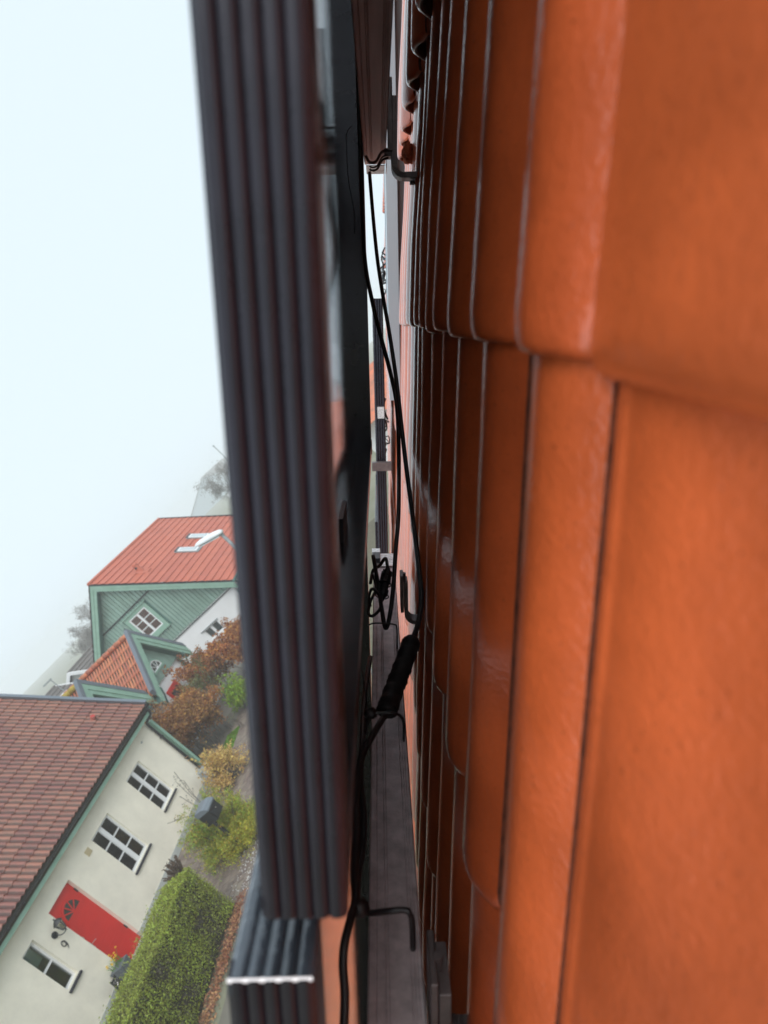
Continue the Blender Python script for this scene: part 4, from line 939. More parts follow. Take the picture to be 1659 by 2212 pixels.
def lantern():
    FS = -15.0; a = 10.72; z = 2.12
    root = thing('wall_lantern', 'E', (FS, a, z), 'black carriage lantern on the cream wall left of the red door', 'wall lamp')
    part('back_plate', MB().tube([(FS, a-0.10, z-0.02), (FS+0.025, a-0.10, z-0.02)], 0.075, 14).tube([(FS+0.02, a-0.10, z-0.02), (FS+0.06, a-0.10, z-0.02)], 0.04, 10), M['dark'], root)
    part('arm', MB().tube(crom([(FS+0.05, a-0.10, z-0.04), (FS+0.12, a-0.08, z-0.12), (FS+0.20, a-0.03, z-0.13), (FS+0.22, a, z-0.09)], 5), 0.011, 8), M['dark'], root)
    c = (FS+0.22, a, z-0.08)
    part('cage_bottom', MB().lathe([(0.001, -0.06), (0.012, -0.055), (0.008, -0.03), (0.035, -0.01), (0.055, 0.0), (0.055, 0.012)], c, 6), M['dark'], root)
    ribs = MB()
    for k in range(6):
        an = k*math.pi/3; ribs.tube([(c[0]+0.052*math.cos(an), c[1]+0.052*math.sin(an), c[2]+0.01), (c[0]+0.092*math.cos(an), c[1]+0.092*math.sin(an), c[2]+0.19)], 0.006, 5)
    part('cage_bars', ribs, M['dark'], root)
    gm = MB()
    for k in range(6):
        a0, a1 = k*math.pi/3, (k+1)*math.pi/3
        gm.add([(c[0]+0.048*math.cos(a0), c[1]+0.048*math.sin(a0), c[2]+0.014), (c[0]+0.048*math.cos(a1), c[1]+0.048*math.sin(a1), c[2]+0.014), (c[0]+0.086*math.cos(a1), c[1]+0.086*math.sin(a1), c[2]+0.188), (c[0]+0.086*math.cos(a0), c[1]+0.086*math.sin(a0), c[2]+0.188)], [(0, 1, 2, 3)])
    part('glass_sides', gm, M['lanternglass'], root)
    part('bulb', MB().lathe([(0.012, 0.015), (0.014, 0.05), (0.028, 0.09), (0.022, 0.13), (0.002, 0.15)], c, 10), M['bulb'], root, smooth=True)
    part('roof_cap', MB().lathe([(0.115, 0.185), (0.12, 0.195), (0.085, 0.24), (0.045, 0.275), (0.018, 0.285), (0.012, 0.30), (0.02, 0.315), (0.002, 0.33)], c, 6), M['dark'], root)
lantern()
def planter():
    root = thing('flower_planter', 'E', (-14.8, 10.78, GZ), 'blue-grey planter of yellow daffodils on the red door step', 'planter')
    b = MB(); c = (-14.78, 10.74, GZ)
    b.hexa([(c[0]-.12, c[1]-.12, .15), (c[0]+.12, c[1]-.12, .15), (c[0]+.12, c[1]+.12, .15), (c[0]-.12, c[1]+.12, .15), (c[0]-.19, c[1]-.17, .55), (c[0]+.19, c[1]-.17, .55), (c[0]+.19, c[1]+.17, .55), (c[0]-.19, c[1]+.17, .55)])
    part('pot', b, M['pot'], root); lv = MB(); fl = MB()
    for i in range(26):
        p = Vector((c[0]+random.uniform(-.13, .13), c[1]+random.uniform(-.12, .12), .54)); q = p+Vector((random.gauss(0, .06), random.gauss(0, .07), random.uniform(.12, .27)))
        m_ = p.lerp(q, .6)+Vector((0, 0, .03)); lv.tube([p, m_, q], [.006, .006, .002], 3, False)
        if i % 2 == 0:
            for k in range(6):
                an = k*math.pi/3; d = Vector((math.cos(an)*.035, math.sin(an)*.035, 0.01)); e = Vector((-d.y, d.x, 0))*.4
                fl.add([q, q+d*.6+e, q+d, q+d*.6-e], [(0, 1, 2, 3)])
            fl.lathe([(.008, 0), (.014, .02), (.016, .026)], q, 6)
    part('leaves', lv, M['leafgreen'], root); part('flowers', fl, M['yellow'], root)
planter()
def ornament():
    """flat black metal cutout plate leaning by the wall"""
    root = thing('garden_ornament', 'E', (-14.75, 10.42, GZ), 'black metal owl-shaped cutout ornament standing left of the planter', 'ornament')
    out = [(0, 0), (.10, .02), (.15, .14), (.14, .30), (.16, .42), (.11, .40), (.05, .40), (0, .44), (-.01, .30), (-.03, .14)]
    mb = MB(); n = len(out); th = 0.02
    vs = [(-14.75+dx, 10.30+p[0]*1.2, GZ+p[1]) for dx in (0, th) for p in out]
    mb.add(vs, [tuple(range(n)), tuple(range(n, 2*n))[::-1]]+[(i, (i+1) % n, (i+1) % n+n, i+n)[::-1] for i in range(n)])
    part('plate', mb, M['dark'], root)
    sc_ = MB()
    for c_ in ((.045, .33), (.105, .33)): sc_.tube([(-14.727, 10.30+(c_[0]+.026*math.cos(x))*1.2, GZ+c_[1]+.026*math.sin(x)) for x in np.linspace(0, 6.28, 13)[:-1]], .004, 5, closed=True)
    sc_.tube(crom([(-14.727, 10.40, .43), (-14.727, 10.34, .38), (-14.727, 10.33, .28), (-14.727, 10.40, .2)], 4), .005, 5)
    part('wire_outline', sc_, M['chrome'], root)
ornament()
def deadplant():
    root = thing('dried_plant', 'E', (-12.9, 12.0, GZ), 'small brown dried plant standing behind the hedge', 'plant'); 
    c = Vector((-13.4, 12.35, GZ)); ORG[root] = ('E', c); root.matrix_world = FRM['E']@Matrix.Translation(c); mb = MB()
    for i in range(70):
        d = Vector((random.gauss(0, .3), random.gauss(0, .3), 1)).normalized(); p = c+Vector((0, 0, .25)); q = p+d*random.uniform(.35, .62); mb.tube([c, p+d*.1, q, q+Vector((random.gauss(0, .04), random.gauss(0, .04), .02))], [.008, .009, .014, .006], 4, False)
    part('stems', mb, mat('dried_brown_stem', (0.12, 0.085, 0.06), rough=0.9, var=0.4, scale=20), root)
deadplant()
def mailbox():
    s, t = -11.35, 12.35; z0, z1 = 1.18, 1.60
    root = thing('mailbox', 'E', (s, t, GZ), 'black mailbox with a curved lid on a post before the conifer bush', 'mailbox')
    part('post', MB().box((s-0.04, t-0.32, GZ), (s+0.02, t-0.26, z0)), M['dark'], root)
    t0, t1 = t-0.36, t+0.06; s0, s1 = s-0.18, s+0.16
    t0, t1 = 12.02, 12.42
    b = part('box', MB().box((s0, t0, z0), (s1, t1, z1-0.12)), M['dark'], root); bevel(b, 0.012, 3)
    pr = [(s0-0.01, z1-0.118), (s1+0.02, z1-0.118), (s1+0.015, z1-0.08), (s1-0.05, z1-0.02), (s1-0.12, z1+0.01), (s0+0.02, z1+0.02), (s0-0.01, z1)]
    l = part('lid', MB().prism(pr, t0-0.012, t1+0.012, 1), mat('sky_paled_black_lid', (0.13, 0.155, 0.18), rough=0.3, spec=0.6), root); bevel(l, 0.006, 2)  # black lid coloured paler for the sky light on its top
    part('front_door', MB().box((s1, t0+0.03, z0+0.02), (s1+0.012, t1-0.03, z1-0.20)), M['dark'], root)
    part('lock', MB().tube([(s1+0.012, t0+0.22, z1-0.24), (s1+0.02, t0+0.22, z1-0.24)], 0.016, 10), M['chrome'], root)
mailbox()
def barrel():
    c = (-14.45, 16.75, GZ)
    root = thing('rain_barrel', 'E', c, 'grey rain barrel standing at the foot of the downpipe', 'barrel')
    part('body', MB().lathe([(0.19, 0), (0.24, .1), (0.26, .3), (0.25, .5), (0.22, .56)], c, 18), M['bin'], root, smooth=True)
    part('lid', MB().lathe([(0.235, .56), (0.24, .60), (0.05, .63), (0.001, .63)], c, 18), M['bin'], root)
barrel()
def green_shed():
    root = thing('green_fence', 'E', (-15.6, 17.7, GZ), 'green boarded fence end just beyond the downpipe', 'fence')
    me = [MB().box((0, -0.01, 0), (0.11, 0.012, 2.55-0.02*k)).mesh('fence_board', M['greend']) for k in range(2)]
    for k in range(9): inst('fence_board', me[k % 2], root, (-16.3+k*0.125, 17.62, GZ))
    part('corner_post', MB().box((-15.165, 17.55, GZ), (-15.05, 17.66, 2.75)), M['green'], root)
green_shed()

# ------------------------------------------------------------------ green-gabled house
def green_house():
    TG = 29.0; AS, AZ = -21.04, 7.30; q = math.atan((7.30-2.72)/5.28); hw_ = 5.28
    sl_, sr = AS-hw_+0.45, AS+hw_-0.45; TB = 38.3; gt = TG+0.38
    root = thing('green_gabled_house', 'E', (AS, gt, GZ), 'white house with green boarded gable and plain red roof', 'house')
    zc = 2.55
    W2 = (-19.12, -18.15, 1.22, 1.80)
    part('wall', wall_holes('T', gt, sl_, sr, GZ, zc, [W2], 0.15), M['white_render'], root)
    part('wall', MB().box((sr-0.15, gt+0.151, GZ), (sr, TB, 2.9)), M['white_render'], root)
    part('wall', MB().box((sl_, gt+0.151, GZ), (sl_+0.15, TB, 2.9)), M['white_render'], root)
    zr = AZ-0.25
    part('gable_wall', MB().prism([(sl_, zc), (sr, zc), (AS+0.05, zr-0.2), (AS-0.05, zr-0.2)], gt+0.03, gt+0.10, 1), M['greend'], root)
    # boards
    bw = 0.20; zband = 5.13; n = int((sr-sl_)/bw)
    for i in range(n):
        x0 = sl_+i*bw; x1 = x0+bw-0.035; xc = (x0+x1)/2
        def top(x): return zr-0.12-abs(x-AS)*math.tan(q)
        hi0, hi1 = top(x0), top(x1)
        blocks = [(-21.72, -19.98, 3.18, 4.92)]
        def seg(a, b0, b1, off):
            if max(b0, b1) > a+0.03: part('cladding_board', MB().hexa([(x0, gt-off, a), (x1, gt-off, a), (x1, gt+0.03, a), (x0, gt+0.03, a), (x0, gt-off, b0), (x1, gt-off, b1), (x1, gt+0.03, b1), (x0, gt+0.03, b0)]), M['greenboard'], root)
        cuts = [(zc-0.06, min(zband-0.06, 99), 0.0), (zband+0.02, 99, 0.03)]
        for a, b, off in cuts:
            b0, b1 = min(b, hi0), min(b, hi1)
            if any(bl[0] < xc < bl[1] for bl in blocks) and off == 0.0:
                bl = blocks[0]; seg(a, min(b0, bl[2]), min(b1, bl[2]), off)
                if b0 > bl[3]: seg(bl[3], b0, b1, off)
            else: seg(a, b0, b1, off)
    part('drip_rail', MB().box((AS-(zr-0.12-zband)/math.tan(q), gt-0.05, zband-0.05), (AS+(zr-0.12-zband)/math.tan(q), gt-0.001, zband+0.015)), M['dark'], root)
    part('base_flashing', MB().box((sl_, gt-0.045, zc-0.10), (sr, gt-0.001, zc-0.062)), M['dark'], root)
    # green window casing and window
    a0, a1, z0, z1 = -21.40, -20.20, 3.46, 4.72
    cs = MB()
    for b_ in ((a0-0.22, a0-0.002, z0-0.22, z1+0.18), (a1+0.002, a1+0.20, z0-0.22, z1+0.18), (a0-0.0, a1, z1+0.002, z1+0.18), (a0, a1, z0-0.22, z0-0.002)): cs.box((b_[0], gt-0.06, b_[2]), (b_[1], gt-0.01, b_[3]))
    cs.box((a0-0.30, gt-0.12, z1+0.185), (a1+0.28, gt-0.01, z1+0.22)).box((a0-0.26, gt-0.10, z0-0.26), (a1+0.26, gt-0.01, z0-0.222))
    part('window_casing', cs, M['green'], root)
    window(root, 'T', gt-0.03, a0, a1, z0, z1, 2, 3, depth=-0.01, mid=0.12, fw=0.07, barw=0.04, room=False, sill=False, curtain='maroon')
    window(root, 'T', gt, *W2, 2, 1, depth=0.04, mid=0.14, fw=0.06, barw=0.04, sill=False)
    part('window_head', MB().box((W2[0]-0.12, gt-0.06, W2[3]+0.01), (W2[1]+0.12, gt-0.001, W2[3]+0.05)), M['galv'], root)
    st = MB()
    for k in range(5): an = k*2*math.pi/5; st.tube([(-21.92, gt-0.02, 4.55), (-21.92+0.09*math.cos(an), gt-0.02, 4.55+0.09*math.sin(an))], 0.012, 4)
    part('wall_anchor', st, M['dark'], root)
    # bargeboards
    for sg in (1, -1):
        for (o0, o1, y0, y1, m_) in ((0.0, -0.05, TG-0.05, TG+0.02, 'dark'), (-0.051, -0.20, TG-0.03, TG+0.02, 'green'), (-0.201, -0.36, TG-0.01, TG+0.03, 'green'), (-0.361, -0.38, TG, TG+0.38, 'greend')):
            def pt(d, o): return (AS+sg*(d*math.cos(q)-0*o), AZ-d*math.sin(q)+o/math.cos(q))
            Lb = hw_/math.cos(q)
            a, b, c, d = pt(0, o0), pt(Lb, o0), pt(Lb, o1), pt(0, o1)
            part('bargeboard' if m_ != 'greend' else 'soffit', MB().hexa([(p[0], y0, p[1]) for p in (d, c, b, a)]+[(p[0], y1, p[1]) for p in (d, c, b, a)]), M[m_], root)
    # roof: one course of tiles after another
    Lr = hw_/math.cos(q); nc = int(Lr/GAUGE)+1
    for sg in (1, -1):
        for c in range(nc):
            d0 = c*GAUGE; d1 = min(d0+GAUGE+0.03, Lr+0.03)
            nT = 62; mb = MB(); ys = np.linspace(TG, TB, nT)
            def P(d, y, h): return (AS+sg*(d*math.cos(q)+h*math.sin(q)), y, AZ-d*math.sin(q)+h*math.cos(q))
            vs = []
            for i, y in enumerate(ys):
                wv = 0.006*math.sin(i*math.pi); wv = 0.007*(i % 2)
                vs += [P(d0, y, 0.005), P(d1, y, 0.045+wv), P(d1, y, 0.012)]
            fs = []
            for i in range(nT-1):
                a = i*3; fs += [(a, a+1, a+4, a+3)[::-1 if sg > 0 else 1], (a+1, a+2, a+5, a+4)[::-1 if sg > 0 else 1]]
            mb.add(vs, fs); part('tile_course', mb, M['h2tile'], root)
    part('ridge', MB().tube([(AS, TG, AZ+0.02), (AS, TB, AZ+0.02)], 0.09, 8), M['h2tile'], root)
    far_ = MB()
    for sg in (1,):
        pass
    part('far_verge', MB().hexa([(AS, TB, AZ-0.05), (AS+5.3, TB, 2.70), (AS+5.3, TB+.06, 2.70), (AS, TB+.06, AZ-0.05), (AS, TB, AZ+0.09), (AS+5.34, TB, 2.83), (AS+5.34, TB+.06, 2.83), (AS, TB+.06, AZ+0.09)]), M['dark'], root)
    part('gable_wall', MB().prism([(sl_, GZ), (sr, GZ), (sr, 2.9), (AS, 7.0), (sl_, 2.9)], TB-0.25, TB-0.1, 1), M['white_render'], root)
    # gutter and downpipe
    part('gutter', MB().tube([(AS+hw_+0.06, TG-0.05, 2.66), (AS+hw_+0.06, TB, 2.66)], 0.07, 8), M['greend'], root)
    part('downpipe', MB().tube(crom([(AS+hw_+0.06, TG+0.1, 2.6), (AS+hw_+0.05, TG+0.2, 2.4), (AS+hw_-0.25, TG+0.3, 2.15), (AS+hw_-0.38, TG+0.32, 1.95), (AS+hw_-0.38, TG+0.32, GZ)], 5), 0.05, 8), M['greend'], root)
    # roof windows and vent hood
    def PR(d, y, h): return Vector((AS+(d*math.cos(q)+h*math.sin(q)), y, AZ-d*math.sin(q)+h*math.cos(q)))
    for (d, y) in ((3.55, 33.0), (3.50, 35.0)):
        w_, l_ = 0.50, 1.05
        def slab(a, b, c_, e, h0, h1): return MB().hexa([PR(a, c_, h0), PR(b, c_, h0), PR(b, e, h0), PR(a, e, h0), PR(a, c_, h1), PR(b, c_, h1), PR(b, e, h1), PR(a, e, h1)])
        f = part('roof_window', slab(d-l_/2-0.12, d+l_/2+0.14, y-w_/2-0.10, y+w_/2+0.10, 0.03, 0.075), M['galv'], root)
        part('sash', slab(d-l_/2, d+l_/2, y-w_/2, y+w_/2, 0.0755, 0.10), M['white'], f)
        part('pane', slab(d-l_/2+0.08, d+l_/2-0.08, y-w_/2+0.06, y+w_/2-0.06, 0.1005, 0.105), M['skyglass'], f)
        part('cover', slab(d-l_/2-0.12, d-l_/2-0.005, y-w_/2-0.05, y+w_/2+0.05, 0.0755, 0.12), M['dark'], f)
    p0 = PR(2.05, 30.4, 0.0); vn = MB().tube([p0, p0+Vector((0, 0, 0.42))], [0.17, 0.12], 12)
    v_ = part('vent_hood', vn, M['h2tile'], root); part('vent_cap', MB().lathe([(0.13, 0), (0.15, 0.05), (0.10, 0.14), (0.01, 0.17)], p0+Vector((0, 0, 0.42)), 12), M['h2tile'], v_)
    part('vent_mouth', MB().box(p0+Vector((-.06, -.145, 0.26)), p0+Vector((.06, -.12, 0.36))), M['dark'], v_)
    part('vent_foot', MB().hexa([PR(1.85, 30.15, .03), PR(2.5, 30.15, .03), PR(2.5, 30.65, .03), PR(1.85, 30.65, .03), PR(1.9, 30.2, .09), PR(2.45, 30.2, .09), PR(2.45, 30.6, .09), PR(1.9, 30.6, .09)]), M['h2tile'], v_)
green_house()

# ------------------------------------------------------------------ porches with cross gables facing +s
def porch(TC, AZ, SP, sback, hwid, drop, label, front=True, ridgem='otile', arch=True, zwall=2.62):
    root = thing('gabled_porch', 'E', (SP, TC, GZ), label, 'porch'); q = math.atan(drop/hwid)
    L = hwid/math.cos(q)
    # tiles on both slopes
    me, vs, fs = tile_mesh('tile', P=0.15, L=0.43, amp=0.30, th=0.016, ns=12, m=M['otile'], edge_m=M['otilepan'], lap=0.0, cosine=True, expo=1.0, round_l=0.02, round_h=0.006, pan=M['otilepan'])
    nc = int(L/GAUGE)+1; nk = int((SP-0.12-sback)/0.30)+1; tl = Matrix.Rotation(R(4.0), 3, 'Y')
    for sg in (-1, 1):
        # upslope direction towards the ridge
        up = Vector((0, -sg*math.cos(q), math.sin(q))); nr = Vector((0, sg*math.sin(q), math.cos(q)))
        y = nr.cross(up)
        B = Matrix((tuple(up), tuple(y), tuple(nr))).transposed(); st = MB()
        for c in range(nc):
            for k in range(nk):
                d = L-c*GAUGE if False else c*GAUGE
                base = Vector((SP-0.12-(k+ (1 if y.x > 0 else 0))*0.30, TC+sg*hwid, AZ-drop))+up*d+nr*0.05
                if d > L-0.12: continue
                Mx = B@tl@Matrix.Rotation(random.uniform(-.008, .008), 3, 'Z')
                if sg < 0: inst('tile', me, root, base, Mx.to_euler())
                else: st.add([tuple(Mx@Vector(v)+base) for v in vs], fs)
        if st.v: part('rear_tiles', st, M['otile'], root, kind='stuff')
        # deck
        a = Vector((0, TC+sg*hwid, AZ-drop)); b = Vector((0, TC, AZ))
        part('roof_deck', MB().hexa([(sback, a.y, a.z-0.06), (SP-0.1, a.y, a.z-0.06), (SP-0.1, b.y, b.z-0.06), (sback, b.y, b.z-0.06), (sback, a.y, a.z), (SP-0.1, a.y, a.z), (SP-0.1, b.y, b.z), (sback, b.y, b.z)]), M['hedgecore'], root)
    n = int((SP-0.1-sback)/0.36)
    rt = MB().tube([(0, 0, 0), (-0.2, 0, 0.003), (-0.39, 0, 0.012)], [0.10, 0.10, 0.115], 10).mesh('ridge_tile', M[ridgem], smooth=True)
    for k in range(n): inst('ridge_tile', rt, root, (SP-0.12-k*0.36, TC, AZ+0.07))
    # barge boards and blue-grey verge metal
    for sg in (-1, 1):
        for (o0, o1, x0, x1, m_, nm) in ((0.16, 0.02, SP-0.16, SP+0.02, 'verge', 'verge_trim'), (0.02, -0.16, SP-0.05, SP+0.0, 'green', 'bargeboard'), (-0.16, -0.30, SP-0.10, SP-0.03, 'green', 'bargeboard')):
            def pt(d, o): return (TC+sg*d*math.cos(q), AZ-d*math.sin(q)+o/math.cos(q))
            a, b, c, d = pt(0, o0), pt(L+0.1, o0), pt(L+0.1, o1), pt(0, o1)
            part(nm, MB().hexa([(x0, p[0], p[1]) for p in (d, c, b, a)]+[(x1, p[0], p[1]) for p in (d, c, b, a)]), M[m_], root)
        a, b = (TC, AZ-0.42), (TC+sg*(hwid+0.05), AZ-drop-0.42)
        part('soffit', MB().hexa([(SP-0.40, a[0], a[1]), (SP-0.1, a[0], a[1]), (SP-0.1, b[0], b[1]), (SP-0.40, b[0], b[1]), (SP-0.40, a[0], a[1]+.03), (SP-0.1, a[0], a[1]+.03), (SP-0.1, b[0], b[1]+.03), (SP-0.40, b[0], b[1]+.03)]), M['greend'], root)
    SG = SP-0.38
    # gable boards
    hb = hwid-0.30; nb = int(2*hb/0.105)
    part('gable_backing', MB().prism([(TC-hb, zwall), (TC+hb, zwall), (TC+0.02, AZ-0.35), (TC-0.02, AZ-0.35)], SG-0.08, SG-0.03, 0), M['greend'], root)
    for i in range(nb):
        x0 = TC-hb+i*0.105; x1 = x0+0.088
        def top(x): return AZ-0.42-abs(x-TC)*math.tan(q)
        h0, h1 = top(x0), top(x1)
        if max(h0, h1) < zwall+0.05: continue
        part('cladding_board', MB().hexa([(SG-0.03, x0, zwall), (SG, x0, zwall), (SG, x1, zwall), (SG-0.03, x1, zwall), (SG-0.03, x0, h0), (SG, x0, h0), (SG, x1, h1), (SG-0.03, x1, h1)]), M['greenboard'], root)
    if arch:
        c0 = Vector((SG+0.02, TC-0.05, zwall+0.40)); rr = 0.34
        def hd(r_, x0, x1):
            pts = [(c0.y+r_*math.cos(x), c0.z+r_*math.sin(x)) for x in np.linspace(0, math.pi, 15)]; n_ = len(pts)
            return MB().add([(x0, *p) for p in pts]+[(x1, *p) for p in pts], [tuple(range(n_))[::-1], tuple(range(n_, 2*n_))]+[(i, (i+1) % n_, (i+1) % n_+n_, i+n_) for i in range(n_)])
        cs = part('window_casing', hd(rr+0.09, SG+0.001, SG+0.015).box((SG+0.001, c0.y-rr-0.12, c0.z-0.09), (SG+0.06, c0.y+rr+0.12, c0.z-0.03)), M['green'], root)
        w_ = part('window', MB().tube([(SG+0.03, c0.y+rr*math.cos(x), c0.z+rr*math.sin(x)) for x in np.linspace(0, math.pi, 15)], 0.022, 6).tube([(SG+0.03, c0.y-rr, c0.z), (SG+0.03, c0.y+rr, c0.z)], 0.025, 6), M['white'], root, label='white half-round window')
        part('pane', hd(rr, SG+0.0155, SG+0.02), mat('dark_pane', (0.04, 0.055, 0.05), rough=0.08, spec=0.8), w_)
        gb = MB()
        for an in (45, 90, 135): gb.tube([(SG+0.03, c0.y, c0.z), (SG+0.03, c0.y+rr*math.cos(R(an)), c0.z+rr*math.sin(R(an)))], 0.014, 5)
        part('glazing_bars', gb, M['white'], w_)
    # brackets
    for sg in (-1, 1):
        y = TC+sg*(hb-0.05)
        part('bracket', MB().box((SG-0.05, y-0.04, zwall-0.75), (SG+0.03, y+0.04, zwall)).box((SG+0.03, y-0.04, zwall-0.09), (SG+0.36, y+0.04, zwall)).tube(crom([(SG+0.03, y, zwall-0.7), (SG+0.14, y, zwall-0.5), (SG+0.26, y, zwall-0.3), (SG+0.34, y, zwall-0.09)], 4), 0.035, 6), M['greend'], root)
    part('wall', MB().box((sback, TC-hb, GZ), (SG-0.09, TC+hb, zwall-0.001)), M['white_render'], root)
    d = part('door', MB().box((SG-0.088, TC-0.75, GZ), (SG-0.05, TC+0.18, 2.20)), M['red'], root)
    part('door_pane', MB().box((SG-0.0495, TC-0.6, 1.55), (SG-0.045, TC+0.03, 2.0)), M['cellglass'], d)
    return root
porch(22.82, 4.70, -17.0, -23.0, 1.62, 2.05, 'porch with bright orange tiles and a white half-round gable window')
porch(19.15, 4.92, -17.0, -23.0, 1.62, 2.05, 'nearer porch with yellow lichened ridge, mostly hidden by the cream house', ridgem='yellowridge', arch=False)

# ------------------------------------------------------------------ grey row behind, far silhouettes
def grey_house(sr, zr, t0, t1, label, hw=5.0, pitch=33, dorm=None):
    root = thing('grey_roofed_house', 'E', (sr, t0, GZ), label, 'house', 'grey roofed row houses'); q = R(pitch); L = hw/math.cos(q); ze = zr-hw*math.tan(q)
    part('wall', MB().prism([(sr-hw+.4, GZ), (sr+hw-.4, GZ), (sr+hw-.4, ze+0.1), (sr, zr-.25), (sr-hw+.4, ze+.1)], t0+0.3, t1-.3, 1), M['plinth'], root)
    n = int(L/0.42)
    for sg in (1, -1):
        for c in range(n):
            def P(d, h): return (sr+sg*(d*math.cos(q)+h*math.sin(q)), zr-d*math.sin(q)+h*math.cos(q))
            a, b, b2 = P(c*0.42, 0), P(c*0.42+0.45, 0.06), P(c*0.42+0.45, 0.0)
            ys = np.linspace(t0, t1, 2); mb = MB(); vs = []
            for y in ys: vs += [(a[0], y, a[1]), (b[0], y, b[1]), (b2[0], y, b2[1])]
            mb.add(vs, [(0, 1, 4, 3), (1, 2, 5, 4)]); part('tile_course', mb, M['greytile'], root)
    part('ridge', MB().tube([(sr, t0, zr+.02), (sr, t1, zr+.02)], 0.11, 6), M['yellowridge' if False else 'greytile'], root)
    for t in (t0-0.03, t1-0.05):
        for sg in (1, -1):
            e = sr+sg*(hw+.1); part('verge_board', MB().hexa([(sr, t, zr-.2), (e, t, ze-.27), (e, t+.08, ze-.27), (sr, t+.08, zr-.2), (sr, t, zr+.1), (e, t, ze+.03), (e, t+.08, ze+.03), (sr, t+.08, zr+.1)]), M['white'], root)
    # lower lean-to roof with a dark gutter line
    a = sr+hw; part('gutter', MB().tube([(a+.08, t0, ze), (a+.08, t1, ze)], 0.08, 6), M['dark'], root)
    part('lean_to_roof', MB().hexa([(a-.3, t0+.6, ze-.25), (a+2.2, t0+.6, ze-1.3), (a+2.2, t1, ze-1.3), (a-.3, t1, ze-.25), (a-.3, t0+.6, ze-.15), (a+2.2, t0+.6, ze-1.2), (a+2.2, t1, ze-1.2), (a-.3, t1, ze-.15)]), M['greytile'], root)
    for k, td in enumerate(dorm or []):
        d = 1.7; x0, z0 = sr+d*math.cos(q), zr-d*math.sin(q)
        f = part('dormer', MB().prism([(td-.55, z0-.55), (td+.55, z0-.55), (td, z0+.30)], x0-.9, x0+.45, 0), M['white'], root)
        part('dormer_pane', MB().prism([(td-.34, z0-.42), (td+.34, z0-.42), (td, z0+.10)], x0+.451, x0+.47, 0), M['cellglass'], f)
grey_house(-37.6, 4.36, 42.3, 54.0, 'grey-roofed row house with a pale gable, behind the orange porch roof', dorm=[44.5, 46.5])
grey_house(-38.2, 4.42, 30.0, 41.2, 'nearer grey-roofed row house at the far left behind the thin lamp', dorm=[39.6, 37.0])

def far_block(name, s0, s1, t, ze, zr, m, label, cat='building', dp=12, win=True):
    root = thing(name, 'E', ((s0+s1)/2, t, GZ), label, cat)
    part('wall', MB().prism([(s0, GZ), (s1, GZ), (s1, ze), ((s0+s1)/2, zr), (s0, ze)], t, t+dp, 1), m, root)
    mid = (s0+s1)/2
    for sg, se in ((-1, s0), (1, s1)):
        o = 0.4*sg
        part('roof', MB().hexa([(mid, t-.4, zr), (se+o, t-.4, ze-.15), (se+o, t+dp+.4, ze-.15), (mid, t+dp+.4, zr), (mid, t-.4, zr+.3), (se+o, t-.4, ze+.15), (se+o, t+dp+.4, ze+.15), (mid, t+dp+.4, zr+.3)]), M['greytile'], root)
    if win:
        for i in range(4):
            x = s0+(s1-s0)*(i+.5)/4; part('window', MB().box((x-.5, t-.06, ze*0.45), (x+.5, t-.01, ze*0.45+1.3)), M['cellglass'], root)
    return root
far_block('foggy_building', -146, -104, 280, 2.0, 12.2, M['greymetal'], 'large gabled building dissolving in the fog above the red roof', dp=30)  # pale wall colour stands in for part of the fog
b = thing('flat_roofed_house', 'E', (-19.0, 47, GZ), 'pale flat-roofed house just beyond the red roof edge', 'house')
part('wall', MB().box((-20.4, 47, GZ), (-12, 54, 4.95)), M['plinth'], b); part('roof_edge', MB().box((-20.6, 46.8, 4.95), (-11.8, 54.2, 5.25)), M['white'], b)
part('window', MB().box((-19.6, 46.96, 3.0), (-18.2, 46.995, 4.4)), M['cellglass'], b)
part('corner_trim', MB().box((-20.45, 46.93, GZ), (-20.1, 46.99, 4.95)), M['white'], b)

def tree(c, h, label, seed, spread=0.5, levels=5, kids=4, r0=0.16, leaf=None):
    root = thing('bare_tree', 'E', c, label, 'tree', None); tips = []
    mb, tips = branches(c, h, spread, levels, r0, kids, seed=seed, n=5)
    # split trunk from crown
    part('crown', mb, M['mistbark'], root, kind='stuff')
    part('trunk', MB().tube([c, (c[0], c[1], c[2]+h*0.12)], [r0*1.25, r0*1.05], 8), M['mistbark'], root)
    T = np.array([tuple(p) for p in tips]); k = rng.integers(0, len(T), 7000); P = T[k]+rng.normal(0, .12, (7000, 3)); leafcloud('mist_flecks', P, 0.10, M['mistbark'], root, kind='stuff')  # grey flecks added so the crown looks like a misty mass
tree((-46.8, 56, GZ), 6.9, 'misty bare tree behind the grey row houses', 21, 0.62)
tree((-43.4, 55, GZ), 7.8, 'misty bare tree beside the green gable edge', 22, 0.62)
tree((-24.5, 57, GZ), 8.0, 'faint bare tree beyond the red roof', 23, 0.7)
tree((-21.5, 60, GZ), 9.0, 'faint bare tree beyond the red roof, nearer the panel frame', 24, 0.7)
tree((-56, 70, GZ), 6.6, 'faint bare tree at the left end of the grey row', 25, 0.6)
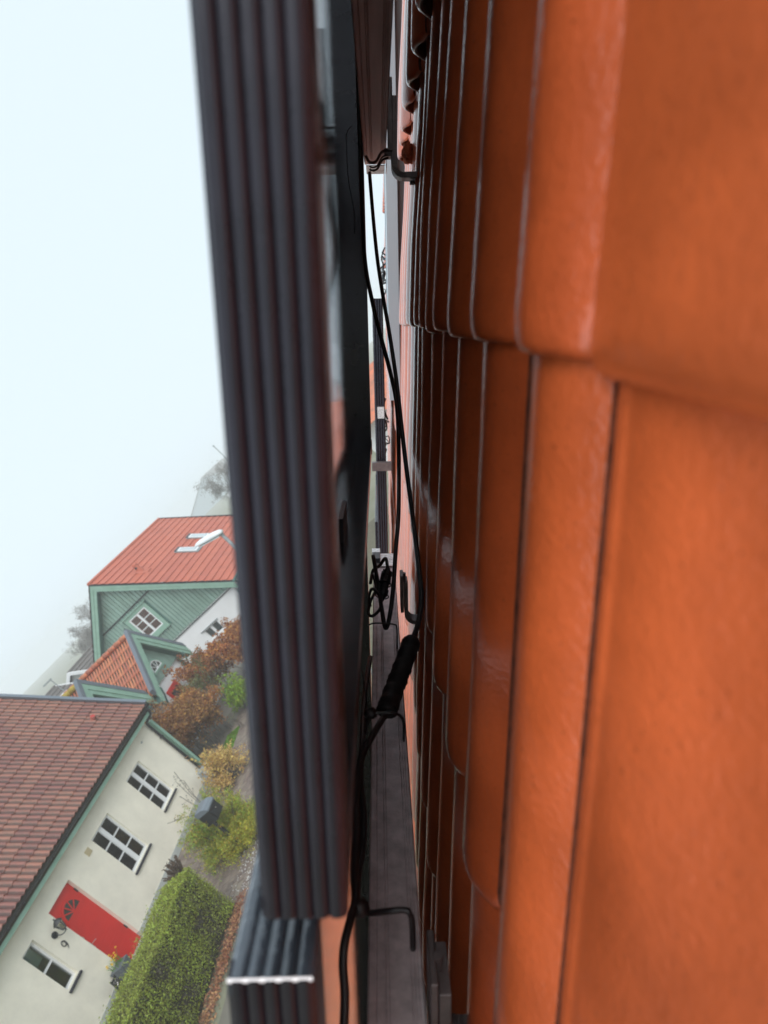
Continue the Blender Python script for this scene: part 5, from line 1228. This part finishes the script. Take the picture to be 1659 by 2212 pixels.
def lamppost():
    s, t, z = -5.95, 12.0, 5.66
    root = thing('street_lamp', 'E', (s, t, GZ), 'white-headed street lamp standing before the red roof', 'street lamp')
    part('pole', MB().tube([(s, t, GZ), (s, t, 2.5), (s, t, z)], [0.06, 0.05, 0.036], 10), M['galv'], root, smooth=True)
    d = Vector((-1, 0.10, 0.24)).normalized(); side = Vector((0, 1, 0)); upv = Vector((0.24, 0, 1)).normalized(); a = Vector((s+0.06, t, z+0.02))
    ring = []
    prof = [(0.0, .045, .04), (.06, .085, .07), (.20, .10, .085), (.50, .10, .075), (.62, .085, .05), (.68, .03, .02)]
    mb = MB(); n = 12; vs = []
    for l, w, h in prof:
        for k in range(n):
            an = 2*math.pi*k/n; hh = h*math.sin(an); hh = hh if hh > 0 else hh*0.35; vs.append(tuple(a+d*l+side*w*math.cos(an)+upv*hh))
    mb.add(vs, [(i*n+k, i*n+(k+1) % n, (i+1)*n+(k+1) % n, (i+1)*n+k) for i in range(len(prof)-1) for k in range(n)]+[tuple(range(n))[::-1], tuple(range((len(prof)-1)*n, len(prof)*n))])
    part('lamp_head', mb, M['lamp'], root, smooth=True)
    gl = MB(); q = [a+d*.10+side*.07-upv*.032, a+d*.10-side*.07-upv*.032, a+d*.56-side*.07-upv*.029, a+d*.56+side*.07-upv*.029]
    gl.hexa([p-upv*.02 for p in q]+q); part('lamp_cover', gl, mat('milky_lamp_cover', (0.62, 0.70, 0.72), rough=0.25), root)
    part('bracket', MB().tube([(s, t, z-0.06), (s+0.02, t, z+0.03), tuple(a+d*.05)], 0.035, 8), M['galv'], root)
lamppost()
def lamp2():
    s, t = -36.9, 40.0; zt = 5.0
    root = thing('street_lamp', 'E', (s, t, GZ), 'thin distant street lamp in front of the grey row houses', 'street lamp')
    part('pole', MB().tube([(s, t, GZ), (s, t, zt)], [0.05, 0.035], 6), M['galv'], root)
    part('lamp_head', MB().box((s-0.75, t-0.1, zt-0.02), (s+0.05, t+0.1, zt+0.09)), M['galv'], root)
lamp2()
mp = thing('thin_mast', 'E', (-31.7, 80, GZ), 'thin faint mast above the foggy building', 'mast')
part('pole', MB().tube([(-31.7, 80, GZ), (-31.7, 80, 9.6)], [0.10, 0.06], 6), M['galv'], mp)
part('tip', MB().lathe([(0.07, 0), (0.12, .05), (.12, .18), (.01, .25)], (-31.7, 80, 9.6), 8), M['galv'], mp)

# a pale neighbour seen through the slot under the panels
def slot_house():
    root = thing('pale_house', 'W', (3, 30, GZ), 'pale house with an orange roof glimpsed through the slot under the panels', 'house')
    part('wall', MB().box((-3.5, 26, GZ), (9, 34, 4.0)), M['white_render'], root)
    part('roof', MB().prism([(25.4, 3.9), (34.6, 3.9), (30, 5.3)], -3.9, 9.4, 0) , M['otile'], root)
slot_house()
shrub('slot_bush', (-2.2, 13.2, 1.1), (0.8, 0.8, 1.3), 2500, 0.10, M['limeleaf'], 'yellow-green bush glimpsed through the slot under the panels', 'bush', seed=31)

# ------------------------------------------------------------------ haze
hz = MB().box((-400, -400, -1.0), (400, 400, 13.2))
m = bpy.data.materials.new('pale_fog'); m.use_nodes = True; N = m.node_tree.nodes; N.remove(N['Principled BSDF'])
pv = N.new('ShaderNodeVolumePrincipled'); pv.inputs['Color'].default_value = (0.97, 0.99, 1.0, 1); pv.inputs['Density'].default_value = 0.003; pv.inputs['Anisotropy'].default_value = 0.0
m.node_tree.links.new(pv.outputs[0], N['Material Output'].inputs['Volume'])
ho = solo('haze', hz, m, 'W', (0, 0, -1.0), None, None, kind='stuff')
print('own tiles', nt_)
